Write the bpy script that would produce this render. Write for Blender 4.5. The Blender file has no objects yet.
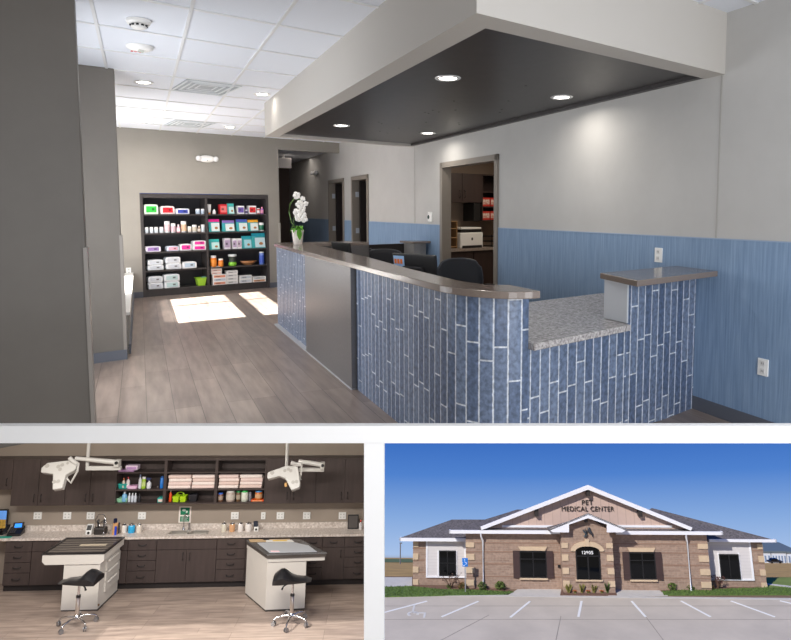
import bpy, math, random
from mathutils import Matrix, Vector
random.seed(7)
SC = bpy.context.scene
COL = SC.collection
PI = math.pi
# ------------------------------------------------------------------ camera
F = 620.0; PX = 440.0; PY = 260.0; HZ = 210.0; EYE = 1.5
TH = math.atan((PY-HZ)/F); CT, ST = math.cos(TH), math.sin(TH)
cd = bpy.data.cameras.new('camera'); cam = bpy.data.objects.new('camera', cd); COL.objects.link(cam)
cd.sensor_width = 36.0; cd.sensor_fit = 'HORIZONTAL'; cd.lens = 36.0*F/791.0
cd.shift_x = (395.5-PX)/791.0; cd.shift_y = -(320.0-PY)/791.0
cd.clip_start = 0.05; cd.clip_end = 3000
cam.location = (0, 0, EYE); cam.rotation_euler = (PI/2-TH, 0, 0)
SC.camera = cam
O = Vector((0, 0, EYE))
CAMX = Vector((1, 0, 0)); CAMY = Vector((0, ST, CT)); CAMZ = Vector((0, CT, -ST))   # right, up, forward
def ray(u, v): return CAMX*((u-PX)/F) + CAMY*(-(v-PY)/F) + CAMZ
def zp(u, v, z):
    d = ray(u, v); return O + d*((z-EYE)/d.z)
# ------------------------------------------------------------------ materials
def lin(c):
    return tuple(((x/255)/12.92 if x/255 <= .04045 else ((x/255+.055)/1.055)**2.4) for x in c)
MATS = {}
def mat(name, rgb, rough=.5, metal=0, var=0, vscale=8, bump=0, stretch=(1,1,1), emit=0, spec=.5, alpha=None, coat=0, trans=0, rgb2=None, detail=4, bscale=None):
    if name in MATS: return MATS[name]
    m = bpy.data.materials.new(name); m.use_nodes = True; nt = m.node_tree
    b = nt.nodes['Principled BSDF']; c = lin(rgb)
    b.inputs['Base Color'].default_value = (*c, 1); b.inputs['Roughness'].default_value = rough
    b.inputs['Metallic'].default_value = metal; b.inputs['Specular IOR Level'].default_value = spec
    if coat: b.inputs['Coat Weight'].default_value = coat; b.inputs['Coat Roughness'].default_value = .1
    if trans: b.inputs['Transmission Weight'].default_value = trans
    if emit: b.inputs['Emission Color'].default_value = (*c, 1); b.inputs['Emission Strength'].default_value = emit
    if var or bump:
        tc = nt.nodes.new('ShaderNodeTexCoord'); mp = nt.nodes.new('ShaderNodeMapping'); mp.inputs['Scale'].default_value = stretch
        nt.links.new(tc.outputs['Object'], mp.inputs['Vector'])
        n = nt.nodes.new('ShaderNodeTexNoise'); n.inputs['Scale'].default_value = vscale; n.inputs['Detail'].default_value = detail
        n.inputs['Roughness'].default_value = .6
        nt.links.new(mp.outputs[0], n.inputs['Vector'])
        if var:
            r = nt.nodes.new('ShaderNodeValToRGB')
            c2 = lin(rgb2) if rgb2 else tuple(x*(1-var) for x in c)
            c1 = c if rgb2 else tuple(min(1, x*(1+var)) for x in c)
            r.color_ramp.elements[0].position = .32; r.color_ramp.elements[1].position = .68
            r.color_ramp.elements[0].color = (*c2, 1); r.color_ramp.elements[1].color = (*c1, 1)
            nt.links.new(n.outputs['Fac'], r.inputs[0]); nt.links.new(r.outputs[0], b.inputs['Base Color'])
        if bump:
            bp = nt.nodes.new('ShaderNodeBump'); bp.inputs['Strength'].default_value = bump; bp.inputs['Distance'].default_value = .01
            nt.links.new(n.outputs['Fac'], bp.inputs['Height']); nt.links.new(bp.outputs[0], b.inputs['Normal'])
    MATS[name] = m; return m
def C(rgb, rough=.5, metal=0): return mat('paint_%d_%d_%d_%d_%d' % (*rgb, int(rough*100), int(metal*100)), rgb, rough, metal)
def brickmat(name, c1, c2, mortar, bw, rh, ms, off=.5, coord='UV', rot=0, mottle=.25, mscale=20, rough=.4, bump=.3, freq=2, squash=1, stretch=(1,1,1), grain=0):
    m = bpy.data.materials.new(name); m.use_nodes = True; nt = m.node_tree; b = nt.nodes['Principled BSDF']
    tc = nt.nodes.new('ShaderNodeTexCoord'); mp = nt.nodes.new('ShaderNodeMapping'); mp.inputs['Rotation'].default_value = rot if isinstance(rot, tuple) else (0, 0, rot)
    nt.links.new(tc.outputs[coord], mp.inputs['Vector'])
    t = nt.nodes.new('ShaderNodeTexBrick'); t.offset = off; t.offset_frequency = freq; t.squash = squash
    t.inputs['Scale'].default_value = 1; t.inputs['Brick Width'].default_value = bw; t.inputs['Row Height'].default_value = rh
    t.inputs['Mortar Size'].default_value = ms; t.inputs['Mortar Smooth'].default_value = .1; t.inputs['Bias'].default_value = 0
    t.inputs['Color1'].default_value = (*lin(c1), 1); t.inputs['Color2'].default_value = (*lin(c2), 1); t.inputs['Mortar'].default_value = (*lin(mortar), 1)
    nt.links.new(mp.outputs[0], t.inputs['Vector'])
    mp2 = nt.nodes.new('ShaderNodeMapping'); mp2.inputs['Scale'].default_value = stretch; nt.links.new(mp.outputs[0], mp2.inputs['Vector'])
    n = nt.nodes.new('ShaderNodeTexNoise'); n.inputs['Scale'].default_value = mscale; n.inputs['Detail'].default_value = 6; nt.links.new(mp2.outputs[0], n.inputs['Vector'])
    mr = nt.nodes.new('ShaderNodeMapRange'); mr.inputs['From Min'].default_value = .3; mr.inputs['From Max'].default_value = .7
    mr.inputs['To Min'].default_value = 1-mottle; mr.inputs['To Max'].default_value = 1+mottle; nt.links.new(n.outputs['Fac'], mr.inputs['Value'])
    mix = nt.nodes.new('ShaderNodeMix'); mix.data_type = 'RGBA'; mix.blend_type = 'MULTIPLY'; mix.inputs['Factor'].default_value = 1
    nt.links.new(t.outputs['Color'], mix.inputs['A']); nt.links.new(mr.outputs[0], mix.inputs['B']); nt.links.new(mix.outputs['Result'], b.inputs['Base Color'])
    b.inputs['Roughness'].default_value = rough
    if bump:
        bp = nt.nodes.new('ShaderNodeBump'); bp.inputs['Strength'].default_value = bump; bp.inputs['Distance'].default_value = .004; bp.invert = True
        nt.links.new(t.outputs['Fac'], bp.inputs['Height']); nt.links.new(bp.outputs[0], b.inputs['Normal'])
    MATS[name] = m; return m
# ------------------------------------------------------------------ mesh building
class MB:
    def __init__(s, fn=None): s.v = []; s.f = []; s.uv = {}; s.sm = set(); s.fn = fn
    def _a(s, pts, faces, smooth=False, fn=None):
        o = len(s.v); g = fn or s.fn
        for p in pts: s.v.append(tuple(g(*p)) if g else tuple(p))
        for f in faces:
            if smooth: s.sm.add(len(s.f))
            s.f.append([o+i for i in f])
        return s
    def box(s, x0, y0, z0, x1, y1, z1, fn=None):
        p = [(x0,y0,z0),(x1,y0,z0),(x1,y1,z0),(x0,y1,z0),(x0,y0,z1),(x1,y0,z1),(x1,y1,z1),(x0,y1,z1)]
        return s._a(p, [(3,2,1,0),(4,5,6,7),(0,1,5,4),(1,2,6,5),(2,3,7,6),(3,0,4,7)], fn=fn)
    def hexa(s, p): return s._a(p, [(3,2,1,0),(4,5,6,7),(0,1,5,4),(1,2,6,5),(2,3,7,6),(3,0,4,7)])
    def prism(s, poly, z0, z1, fn=None):
        n = len(poly); p = [(x,y,z0) for x,y in poly]+[(x,y,z1) for x,y in poly]
        return s._a(p, [list(range(n))[::-1], list(range(n,2*n))]+[(i,(i+1)%n,n+(i+1)%n,n+i) for i in range(n)], fn=fn)
    def prismy(s, poly, y0, y1, fn=None):           # polygon in x,z swept along y
        n = len(poly); p = [(x,y0,z) for x,z in poly]+[(x,y1,z) for x,z in poly]
        return s._a(p, [list(range(n)), list(range(n,2*n))[::-1]]+[((i+1)%n,i,n+i,n+(i+1)%n) for i in range(n)], fn=fn)
    def prismx(s, poly, x0, x1, fn=None):           # polygon in y,z swept along x
        n = len(poly); p = [(x0,y,z) for y,z in poly]+[(x1,y,z) for y,z in poly]
        return s._a(p, [list(range(n))[::-1], list(range(n,2*n))]+[(i,(i+1)%n,n+(i+1)%n,n+i) for i in range(n)], fn=fn)
    def ring(s, rings, cap=True, smooth=True):
        n = len(rings[0]); pts = [p for r in rings for p in r]; f = []
        for k in range(len(rings)-1):
            for i in range(n): f.append((k*n+i, k*n+(i+1)%n, (k+1)*n+(i+1)%n, (k+1)*n+i))
        s._a(pts, f, smooth)
        if cap: s._a(rings[0], [list(range(n))[::-1]]); s._a(rings[-1], [list(range(n))])
        return s
    def lathe(s, prof, cx=0, cy=0, z=0, n=20, sx=1, sy=1):
        return s.ring([[(cx+sx*r*math.cos(2*PI*i/n), cy+sy*r*math.sin(2*PI*i/n), z+h) for i in range(n)] for r, h in prof])
    def tube(s, path, r, n=10):
        P = [Vector(p) for p in path]; rr = r if isinstance(r, (list, tuple)) else [r]*len(P); rings = []
        for i, p in enumerate(P):
            t = (P[min(i+1,len(P)-1)]-P[max(i-1,0)]).normalized()
            a = t.cross(Vector((0,0,1)))
            if a.length < 1e-3: a = Vector((1,0,0))
            a.normalize(); b = t.cross(a)
            rings.append([tuple(p+(a*math.cos(2*PI*k/n)+b*math.sin(2*PI*k/n))*rr[i]) for k in range(n)])
        return s.ring(rings)
    def cyl(s, p0, p1, r, n=16, r1=None): return s.tube([p0, p1], [r, r if r1 is None else r1], n)
    def ball(s, c, rx, ry=None, rz=None, n=14, m=8):
        ry = ry or rx; rz = rz or rx
        return s.ring([[(c[0]+rx*math.sin(PI*k/m)*math.cos(2*PI*i/n), c[1]+ry*math.sin(PI*k/m)*math.sin(2*PI*i/n), c[2]-rz*math.cos(PI*k/m)) for i in range(n)] for k in range(1, m)])
    def sheet(s, grid, smooth=True):
        h = len(grid); w = len(grid[0]); pts = [p for r in grid for p in r]
        return s._a(pts, [(j*w+i, j*w+i+1, (j+1)*w+i+1, (j+1)*w+i) for j in range(h-1) for i in range(w-1)], smooth)
    def strip(s, path, z0, z1, off=0):              # vertical wall strip with (length,height) uv
        d = off
        for (p, q) in zip(path[:-1], path[1:]):
            L = math.hypot(q[0]-p[0], q[1]-p[1]); za = z0(p) if callable(z0) else z0; zb = z0(q) if callable(z0) else z0
            k = len(s.f); s._a([(p[0],p[1],za),(q[0],q[1],zb),(q[0],q[1],z1),(p[0],p[1],z1)], [(0,1,2,3)])
            s.uv[k] = [(d,za),(d+L,zb),(d+L,z1),(d,z1)]; d += L
        return s
    def mesh(s, name):
        me = bpy.data.meshes.new(name); me.from_pydata(s.v, [], s.f)
        if s.uv:
            ul = me.uv_layers.new(name='UVMap')
            for k, uvs in s.uv.items():
                for li, uv in zip(me.polygons[k].loop_indices, uvs): ul.data[li].uv = uv
        for k in s.sm: me.polygons[k].use_smooth = True
        me.update(); return me
def _obj(name, mb, m, bevel=0, solid=0, sub=0):
    me = mb if isinstance(mb, bpy.types.Mesh) else mb.mesh(name)
    o = bpy.data.objects.new(name, me); COL.objects.link(o)
    for x in (m if isinstance(m, list) else [m]): me.materials.append(x)
    if solid: md = o.modifiers.new('solid','SOLIDIFY'); md.thickness = solid; md.offset = 0
    if bevel: md = o.modifiers.new('bevel','BEVEL'); md.width = bevel; md.segments = 2; md.limit_method = 'ANGLE'
    if sub: md = o.modifiers.new('sub','SUBSURF'); md.levels = sub; md.render_levels = sub
    return o
def T(x, y, z): return Matrix.Translation((x, y, z))
def RZ(a): return Matrix.Rotation(a, 4, 'Z')
def tag(o, label, cat, group=None):
    o['label'] = label; o['category'] = cat
    if group: o['group'] = group
    return o
def thing(name, label, cat, M, group=None):
    o = bpy.data.objects.new(name, None); o.empty_display_size = .1; COL.objects.link(o); o.matrix_world = M
    return tag(o, label, cat, group)
def part(name, mb, m, parent, label=None, **k):
    o = _obj(name, mb, m, **k); o.parent = parent
    if label: o['label'] = label
    return o
def solo(name, mb, m, label, cat, M, group=None, **k):
    o = _obj(name, mb, m, **k); o.matrix_world = M; return tag(o, label, cat, group)
def struct(name, mb, m, parent=None, M=None, label=None, **k):
    o = _obj(name, mb, m, **k)
    if parent: o.parent = parent
    else: o['kind'] = 'structure'
    if M is not None: o.matrix_world = M
    if label: o['label'] = label
    return o
def dup(root, M, label=None, group=None):
    r = root.copy(); COL.objects.link(r); r.matrix_world = M
    if label: r['label'] = label
    if group: r['group'] = group
    for ch in list(root.children):
        c = ch.copy(); COL.objects.link(c); c.parent = r
        for g in list(ch.children):
            d = g.copy(); COL.objects.link(d); d.parent = c
    return r
def textmesh(body, size, depth=.01, align='CENTER', bold=0):
    cu = bpy.data.curves.new('lettering', 'FONT'); cu.body = body; cu.size = size; cu.extrude = depth; cu.align_x = align; cu.align_y = 'CENTER'; cu.offset = bold; cu.space_character = 1.08
    o = bpy.data.objects.new('lettering', cu); COL.objects.link(o); bpy.context.view_layer.update()
    me = bpy.data.meshes.new_from_object(o.evaluated_get(bpy.context.evaluated_depsgraph_get()))
    bpy.data.objects.remove(o); me.transform(Matrix.Rotation(PI/2, 4, 'X')); return me      # reads from -y
def plate(mb, x0, x1, z0, z1, y, t): return mb.box(x0, y-t, z0, x1, y, z1)
# ------------------------------------------------------------------ reception plan: axes a (along the long wall) and b (across)
A = ray(139, 210).normalized(); B = ray(1275, 210).normalized(); W0 = zp(693, 408, 0)
def G(a, b, z=0.0): p = W0 + A*a + B*b; return Vector((p.x, p.y, z))
def ab_of(p):
    d = p-W0; det = A.x*B.y-A.y*B.x; return ((d.x*B.y-d.y*B.x)/det, (A.x*d.y-A.y*d.x)/det)
def basis(x): y = Vector((-x.y, x.x, 0)); return Matrix(((x.x,y.x,0,0),(x.y,y.y,0,0),(0,0,1,0),(0,0,0,1)))
MBX = basis(B); MWX = basis(-A)
def FB(a, b, z=0, ang=0): return Matrix.Translation(G(a, b, z)) @ MBX @ RZ(ang)
def FW(a, z=0, b=0): return Matrix.Translation(G(a, b, z)) @ MWX
def GBX(): return MB(fn=lambda a, b, z: G(a, b, z))
def on_a(u, a):                                     # b where the sight line u meets the plane of constant a
    d = ray(u, 210); p0 = ab_of(O); p1 = ab_of(O+d); t = (a-p0[0])/(p1[0]-p0[0]); return p0[1]+t*(p1[1]-p0[1])
def on_b(u, b):
    d = ray(u, 210); p0 = ab_of(O); p1 = ab_of(O+d); t = (b-p0[1])/(p1[1]-p0[1]); return p0[0]+t*(p1[0]-p0[0])
def z_at(a, b, v):                                  # height seen at row v above plan point a,b
    p = G(a, b, 0); X = p.x; q = p.y
    k = (v-PY)/F                                    # -(Yc)/Zc = k ; Yc = q*ST+(z-E)*CT ; Zc = q*CT-(z-E)*ST
    return EYE + (-(q*ST)-k*q*CT)/(CT-k*ST)
EXL = 110
# ================================================================== RECEPTION
wall_m = mat('wall_paint_grey', (190,189,187), .75, var=.03, vscale=3, bump=.05)
blue_m = mat('blue_wallcover', (140,165,195), .65, var=.22, vscale=75, stretch=(1,1,.035), bump=.15, rgb2=(113,140,172), detail=6)
taupe = mat('taupe_trim_paint', (122,116,110), .5)
bb_m = mat('grey_vinyl_base', (92,96,106), .6)
white_m = mat('white_plaster', (245,245,245), .7)
whiteplastic = mat('white_plastic', (240,240,238), .4)
dark_m = mat('charcoal_laminate', (62,58,58), .45, var=.1, vscale=14, stretch=(1,1,.15))
black_m = mat('black_plastic', (26,26,28), .45)
chrome = mat('chrome', (210,210,212), .15, 1)
floor_m = brickmat('grey_wood_plank', (150,134,124), (130,116,108), (96,86,80), 1.25, .19, .0025, .37, 'Object', -math.atan2(A.y, A.x), .24, 9, .32, .12, 3, 1, (.22,1.6,1))
tile_m = brickmat('blue_slate_tile', (114,129,154), (82,98,126), (202,208,218), .46, .082, .005, .37, 'UV', PI/2, .4, 34, .38, .5, 3)
nt = tile_m.node_tree; mpn = [n for n in nt.nodes if n.type == 'MAPPING'][0]; uvn = [n for n in nt.nodes if n.type == 'TEX_COORD'][0]
sx_ = nt.nodes.new('ShaderNodeSeparateXYZ'); dv = nt.nodes.new('ShaderNodeMath'); dv.operation = 'DIVIDE'; dv.inputs[1].default_value = .082; fl_ = nt.nodes.new('ShaderNodeMath'); fl_.operation = 'FLOOR'
wn = nt.nodes.new('ShaderNodeTexWhiteNoise'); wn.noise_dimensions = '1D'; ml = nt.nodes.new('ShaderNodeMath'); ml.operation = 'MULTIPLY_ADD'; ml.inputs[1].default_value = .46; cmb = nt.nodes.new('ShaderNodeCombineXYZ')
nt.links.new(uvn.outputs['UV'], sx_.inputs[0]); nt.links.new(sx_.outputs['X'], dv.inputs[0]); nt.links.new(dv.outputs[0], fl_.inputs[0]); nt.links.new(fl_.outputs[0], wn.inputs['W']); nt.links.new(wn.outputs['Value'], ml.inputs[0]); nt.links.new(sx_.outputs['Y'], ml.inputs[2])
nt.links.new(ml.outputs[0], cmb.inputs['X']); nt.links.new(sx_.outputs['X'], cmb.inputs['Y']); mpn.inputs['Rotation'].default_value = (0,0,0)
nt.links.new(cmb.outputs[0], mpn.inputs['Vector']); [n for n in nt.nodes if n.type == 'TEX_BRICK'][0].offset = 0
quartz = mat('taupe_quartz', (124,112,104), .22, var=.08, vscale=120, coat=.3)
granite = mat('speckled_granite', (214,210,208), .25, var=.5, vscale=55, rgb2=(128,122,122), detail=8)
steel = mat('brushed_grey_laminate', (128,126,126), .36, metal=.55, var=.06, vscale=60, bump=.03)
# floor and ceiling
ya = 4.05
def flo(a, b): p = G(a, b); return (p.x, p.y)
fl = MB(); fl.prism([(-2.6,ya),(2.9,ya),flo(-.7,2.4),flo(5.6,2.4),flo(5.6,.2),flo(14.2,.2),flo(14.2,-1.6),flo(9.6,-1.6),flo(9.6,-4.9),flo(2.6,-4.9)], -.06, 0)
struct('floor', fl, floor_m)
ceil_m = mat('ceiling_tile', (226,231,240), .85, var=.02, vscale=200, bump=.1)
c = GBX(); c.box(-4, -4.9, 2.87, 9.3, .2, 2.95); cl = struct('ceiling', c, ceil_m)
g = GBX()
for i in range(-8, 9): g.box(1.99+.8*i-.014, -4.7, 2.862, 1.99+.8*i+.014, 0, 2.8705)
for j in range(-6, 9):
    b = -3.43+.615*j
    if b < -.02 and b > -4.7: g.box(-4, b-.012, 2.861, 9.15, b+.012, 2.8705)
struct('grid', g, mat('ceiling_grid', (222,224,226), .6), cl)
c = GBX(); c.box(9.3, -1.9, 2.75, 14.2, .2, 2.83); struct('ceiling.001', c, ceil_m)
# right wall with three door openings
DO = [(2.92,4.32),(7.42,8.28),(8.9,9.9)]
w = GBX(); wc = GBX(); bb = GBX(); cap = GBX(); xs = -4.0
for d0, d1 in DO+[(14.2,None)]:
    w.box(xs, 0, 0, d0, .11, 2.87); wc.box(xs, -.008, .1, d0, 0, 1.29); bb.box(xs, -.016, 0, d0, 0, .1); cap.box(xs, -.011, 1.29, d0, 0, 1.298)
    if d1: w.box(d0, 0, 2.08, d1, .11, 2.87); xs = d1
wr = struct('wall_right', w, wall_m); struct('wainscot', wc, blue_m, wr, label='blue textured wallcovering wainscot'); struct('wainscot_cap', cap, C((150,170,196)), wr)
struct('baseboard_right', bb, bb_m)
rv = GBX()
for a, z0, z1 in ((-.155,1.3,2.45),(5.28,1.3,2.86)): rv.box(a-.006, -.004, z0, a+.006, 0.0, z1)
struct('reveal', rv, C((170,168,164)), wr)
# door frames and leaves
fr_m = mat('grey_door_frame', (138,131,123), .5)
for i, (d0, d1) in enumerate(DO):
    fb = GBX()
    for x0, x1 in ((d0-.06,d0+.015),(d1-.015,d1+.06)): fb.box(x0, -.025, 0, x1, .13, 2.14)
    fb.box(d0-.06, -.025, 2.07, d1+.06, .13, 2.14)
    fo = struct('door_%d' % (i+1), fb, fr_m)
    if i:
        lf = GBX(); lf.box(d1-.06, .14, .02, d1-.02, .14+(d1-d0)*.95, 2.06); lo = struct('leaf', lf, mat('dark_door_veneer', (52,46,46), .5, var=.15, vscale=10, stretch=(1,1,.1)), fo, label='dark veneer door leaf standing open')
        h = GBX()
        for z in (.35,1.05,1.75): h.box(d1-.03, .05, z, d1-.012, .12, z+.1)
        struct('hinge', h, C((196,204,214),.4), fo)
        k = MB(); p = G(d1-.09, .2+(d1-d0)*.8, 1.0); k.cyl(p, G(d1-.0, .2+(d1-d0)*.8, 1.0), .012); k.ball(p, .028); struct('door_handle', k, chrome, lo)
    if i:
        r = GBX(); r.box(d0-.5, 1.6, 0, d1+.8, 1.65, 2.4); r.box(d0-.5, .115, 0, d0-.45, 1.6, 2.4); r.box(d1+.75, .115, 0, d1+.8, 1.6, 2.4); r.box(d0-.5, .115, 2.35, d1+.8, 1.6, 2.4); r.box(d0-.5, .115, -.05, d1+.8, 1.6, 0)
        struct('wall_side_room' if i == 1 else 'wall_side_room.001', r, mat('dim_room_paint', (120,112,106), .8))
# back wall round the bookcase niche
bk0, bk1, bkh = -3.79, -1.53, 1.79
taupew = mat('warm_grey_wall', (148,144,137), .75, var=.03, vscale=3)
w = GBX(); w.box(9.15,-4.9,0,9.3,bk0,2.87); w.box(9.15,bk1,0,9.3,-1.31,2.87); w.box(9.15,bk0,bkh,9.3,bk1,2.87)
w.box(9.52,bk0-.02,0,9.6,bk1+.02,bkh); w.box(9.15,-1.31,2.665,9.3,-.0,2.87)
struct('wall_back', w, taupew)
b2 = GBX(); b2.box(9.134,-3.95,0,9.15,bk0,.1); b2.box(9.134,bk1,0,9.15,-1.31,.1); struct('baseboard_back', b2, bb_m)
b2 = GBX(); b2.box(9.128,-1.335,0,9.31,-1.3,1.25); struct('trim_3', b2, C((170,166,158)), label='corner guard at the corridor opening')
brown = mat('corridor_brown_paint', (92,78,72), .8)
w = GBX(); w.box(13.9,-1.6,0,14.1,0,2.76); struct('wall_corridor_end', w, brown)
w = GBX(); w.box(9.3,-1.55,0,14,-1.4,2.76); struct('wall_corridor_left', w, brown)
# left side: window wall, deep stub columns, window seat
w = GBX(); LW0, LW1 = -4.9, -4.7
for a0, a1 in ((-4,2.42),(4.3,4.75),(8.55,9.3)): w.box(a0, LW0, 0, a1, LW1, 2.87)
for a0, a1, z_ in ((2.42,4.3,2.24),(4.75,8.55,2.24)): w.box(a0, LW0, 0, a1, LW1, .42); w.box(a0, LW0, z_, a1, LW1, 2.87)
struct('wall_left', w, taupew)
for i, (a0, a1) in enumerate(((2.42,4.3),(4.75,8.55))):
    ft = 2.24; f = GBX(); f.box(a0,-4.84,.40,a1,-4.76,.45); f.box(a0,-4.84,ft-.04,a1,-4.76,ft+.02)
    if i: f.box(a0,-4.84,1.79,a1,-4.76,1.90)
    for a in (a0+.02, a1-.02, (a0+.06) if i == 0 else 7.75): f.box(a-.03,-4.84,.42,a+.03,-4.76,ft)
    if i: f.box(4.75,-4.84,.42,6.3,-4.76,2.24)
    wo = struct('window_%d' % (i+1), f, dark_m)
    if not i: bl_ = GBX(); bl_.box(a0+.01,-4.75,.43,a1-.01,-4.74,2.23); struct('roller_blind', bl_, mat('blind_fabric', (240,240,236), .9), wo)  # added opaque panel, out of view, that stops the sun in this bay
w = GBX(); w.box(4.6,-4.7,0,9.15,-3.95,.41); ws = struct('window_seat', w, taupew, label='low window seat along the left windows')
w2 = GBX(); w2.box(4.6,-4.7,.41,9.15,-3.93,.44); struct('seat_top', w2, C((226,224,220), .4), ws)
b2 = GBX(); b2.box(4.6,-3.96,0,9.13,-3.935,.1); struct('baseboard_left', b2, bb_m)
colm = mat('column_grey_laminate', (108,103,97), .5, var=.03, vscale=5)
w = GBX(); w.box(2.2,-4.7,0,2.30,-4.14,2.87); c1 = struct('column', w, colm, label='wide grey column nearest on the left', bevel=.006)
cg = GBX(); cg.box(2.19,-4.155,.0,2.31,-4.13,1.25); struct('corner_guard', cg, C((150,144,138), .4), c1)
w = GBX(); w.box(4.36,-4.7,0,4.48,-3.98,2.87); c2 = struct('column.001', w, colm, label='dark grey column beside the window seat', bevel=.006)
cg = GBX(); cg.box(4.35,-3.995,.1,4.49,-3.965,1.25); struct('corner_guard', cg, C((140,134,128), .4), c2)
cg = GBX(); cg.box(4.345,-4.7,0,4.49,-3.965,.1); struct('column_base', cg, bb_m, c2)
# unseen rear wall behind the viewer; its openings are added for the fill lamps
w = GBX()
for b0, b1 in ((-4.9,-4.5),(-2.6,-2.2),(-.3,.2)): w.box(-4.1,b0,0,-3.95,b1,2.95)
w.box(-4.1,-4.9,2.5,-3.95,.2,2.95); struct('wall_rear', w, wall_m)
# soffit over the desk
sof_m = mat('soffit_paint', (192,188,182), .75)
S0, S1, SB = -.18, 5.42, -2.275
w = GBX(); w.box(S0,SB,2.45,S1,SB+.17,2.87); w.box(S0,SB+.17,2.45,S0+.17,0,2.87); w.box(S1-.1,SB+.17,2.45,S1,0,2.87)
sf = struct('soffit', w, sof_m, label='grey dropped soffit box above the desk')
blk = mat('dark_wood_panel', (58,55,55), .38, var=.12, vscale=10, stretch=(1,1,1))
w = GBX(); w.box(S0+.17,SB+.17,2.485,S1-.1,0,2.52); w.box(S0+.1,-.05,2.455,S1-.1,0,2.485); sp = struct('soffit_panel', w, blk, sf, label='dark wood panel of the soffit underside')
h = MB()
for a, b in ((1.1,-.95),(2.0,-1.15),(2.1,-.5),(2.25,-.42),(2.4,-.9),(2.55,-1.1),(2.6,-1.0),(2.7,-1.12),(2.75,-1.05),(3.1,-.45),(3.2,-.38),(3.3,-.8),(3.6,-1.3),(3.7,-1.22),(3.9,-.9),(4.1,-.5),(4.3,-1.0),(4.4,-.85),(4.8,-1.25),(1.2,-.4),(1.7,-.7)):
    h.lathe([(.001,-.002),(.011,-.002),(.011,.004)], G(a,b).x, G(a,b).y, 2.485, 8)
struct('screw_plug', h, black_m, sf)
glow = mat('lamp_glow', (255,250,240), .4, emit=14)
lampring = mat('lamp_trim_ring', (225,225,225), .3, metal=.3)
def downlight(a, b, z, label, grp, power, r=.085):
    t = thing('recessed_light', label, 'ceiling light', T(*G(a,b,z)), grp)
    m = MB(); m.lathe([(r*.78,.002),(r*.8,-.006),(r*1.1,-.008),(r*1.16,-.001),(r*1.16,.004)], n=24); part('trim_ring', m, lampring, t)
    m = MB(); m.lathe([(.001,-.002),(r*.78,-.002),(r*.78,.003)], n=24); part('lens', m, glow, t)
    l = bpy.data.lights.new('downlight', 'AREA'); l.shape = 'DISK'; l.size = r*1.5; l.energy = power; l.color = (1,.93,.84); l.spread = math.radians(165)
    lo = bpy.data.objects.new('downlight', l); COL.objects.link(lo); lo.location = G(a,b,z-.03)
    return t
LP = 12; LP2 = 5
downlight(4.89,-3.71,2.868,'recessed ceiling light nearest the tall dark column','ceiling recessed lights',LP)
downlight(4.8,-2.42,2.868,'recessed ceiling light beside the soffit edge, right of the larger air vent','ceiling recessed lights',.7)
downlight(8.15,-3.63,2.868,'recessed ceiling light at far left above the bookcase','ceiling recessed lights',LP)
downlight(8.02,-2.38,2.868,'recessed ceiling light at far right above the bookcase','ceiling recessed lights',LP)
downlight(1.24,-1.65,2.485,'largest soffit light, nearest the soffit corner','soffit lights',LP2)
downlight(1.27,-.38,2.485,'soffit light at right near the long wall','soffit lights',LP2)
downlight(4.11,-1.6,2.485,'soffit light at far left of the dark panel','soffit lights',LP2)
downlight(4.09,-.37,2.485,'soffit light at the far end beside the long wall','soffit lights',LP2)
def vent(a0, a1, b0, b1, label):
    t = thing('air_vent', label, 'vent', FB((a0+a1)/2,(b0+b1)/2,2.861), 'ceiling air vents')
    L, W = (a1-a0)*.49, (b1-b0)*.5
    m = MB()
    for k in range(4):
        s0, s1 = 1-.22*k, 1-.22*k-.06
        z = -.01+.004*k
        m.box(-W*s0,-L*s0,z,W*s0,-L*s1,z+.008); m.box(-W*s0,L*s1,z,W*s0,L*s0,z+.008); m.box(-W*s0,-L*s0,z,-W*s1,L*s0,z+.008); m.box(W*s1,-L*s0,z,W*s0,L*s0,z+.008)
    part('louver', m, C((228,233,236), .4), t)
    m = MB(); m.box(-W,-L,.004,W,L,.009); part('backing', m, C((168,176,182)), t)
vent(4.42,5.14,-3.36,-2.78,'square louvred ceiling air vent nearest, between two recessed lights')
vent(7.65,8.4,-3.32,-2.72,'small louvred ceiling air vent far off above the bookcase')
t = thing('smoke_detector', 'white smoke detector with dark slots on the ceiling', 'smoke detector', T(*G(2.5,-3.76,2.868)))
m = MB(); m.lathe([(.001,-.03),(.075,-.028),(.085,-.012),(.085,0)], n=24); part('base', m, whiteplastic, t)
m = MB(); m.lathe([(.001,-.062),(.04,-.06),(.055,-.05),(.05,-.03)], n=20); part('chamber', m, whiteplastic, t)
m = MB()
for k in range(10): m.box(.052*math.cos(k*.628)-.008,.052*math.sin(k*.628)-.008,-.046,.052*math.cos(k*.628)+.008,.052*math.sin(k*.628)+.008,-.034)
part('slot', m, black_m, t)
t = thing('fire_alarm', 'white ceiling fire alarm strobe with red lettering', 'alarm', FB(3.28,-3.75,2.868))
m = MB(); m.lathe([(.001,-.04),(.06,-.038),(.09,-.02),(.095,0)], n=24, sx=1.15); part('base', m, whiteplastic, t)
tm = textmesh('FIRE', .045, .002); tm.transform(Matrix.Rotation(PI/2,4,'X')); tm.transform(T(-.02,.045,-.039)@Matrix.Rotation(PI,4,'Z')@Matrix.Scale(1,4)); tm.transform(Matrix.Rotation(0,4,'Z')); part('lettering', tm, C((205,40,40)), t)
m = MB(); m.box(-.02,-.05,-.055,.02,-.015,-.035); part('strobe', m, C((215,215,205), .1), t)
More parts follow.
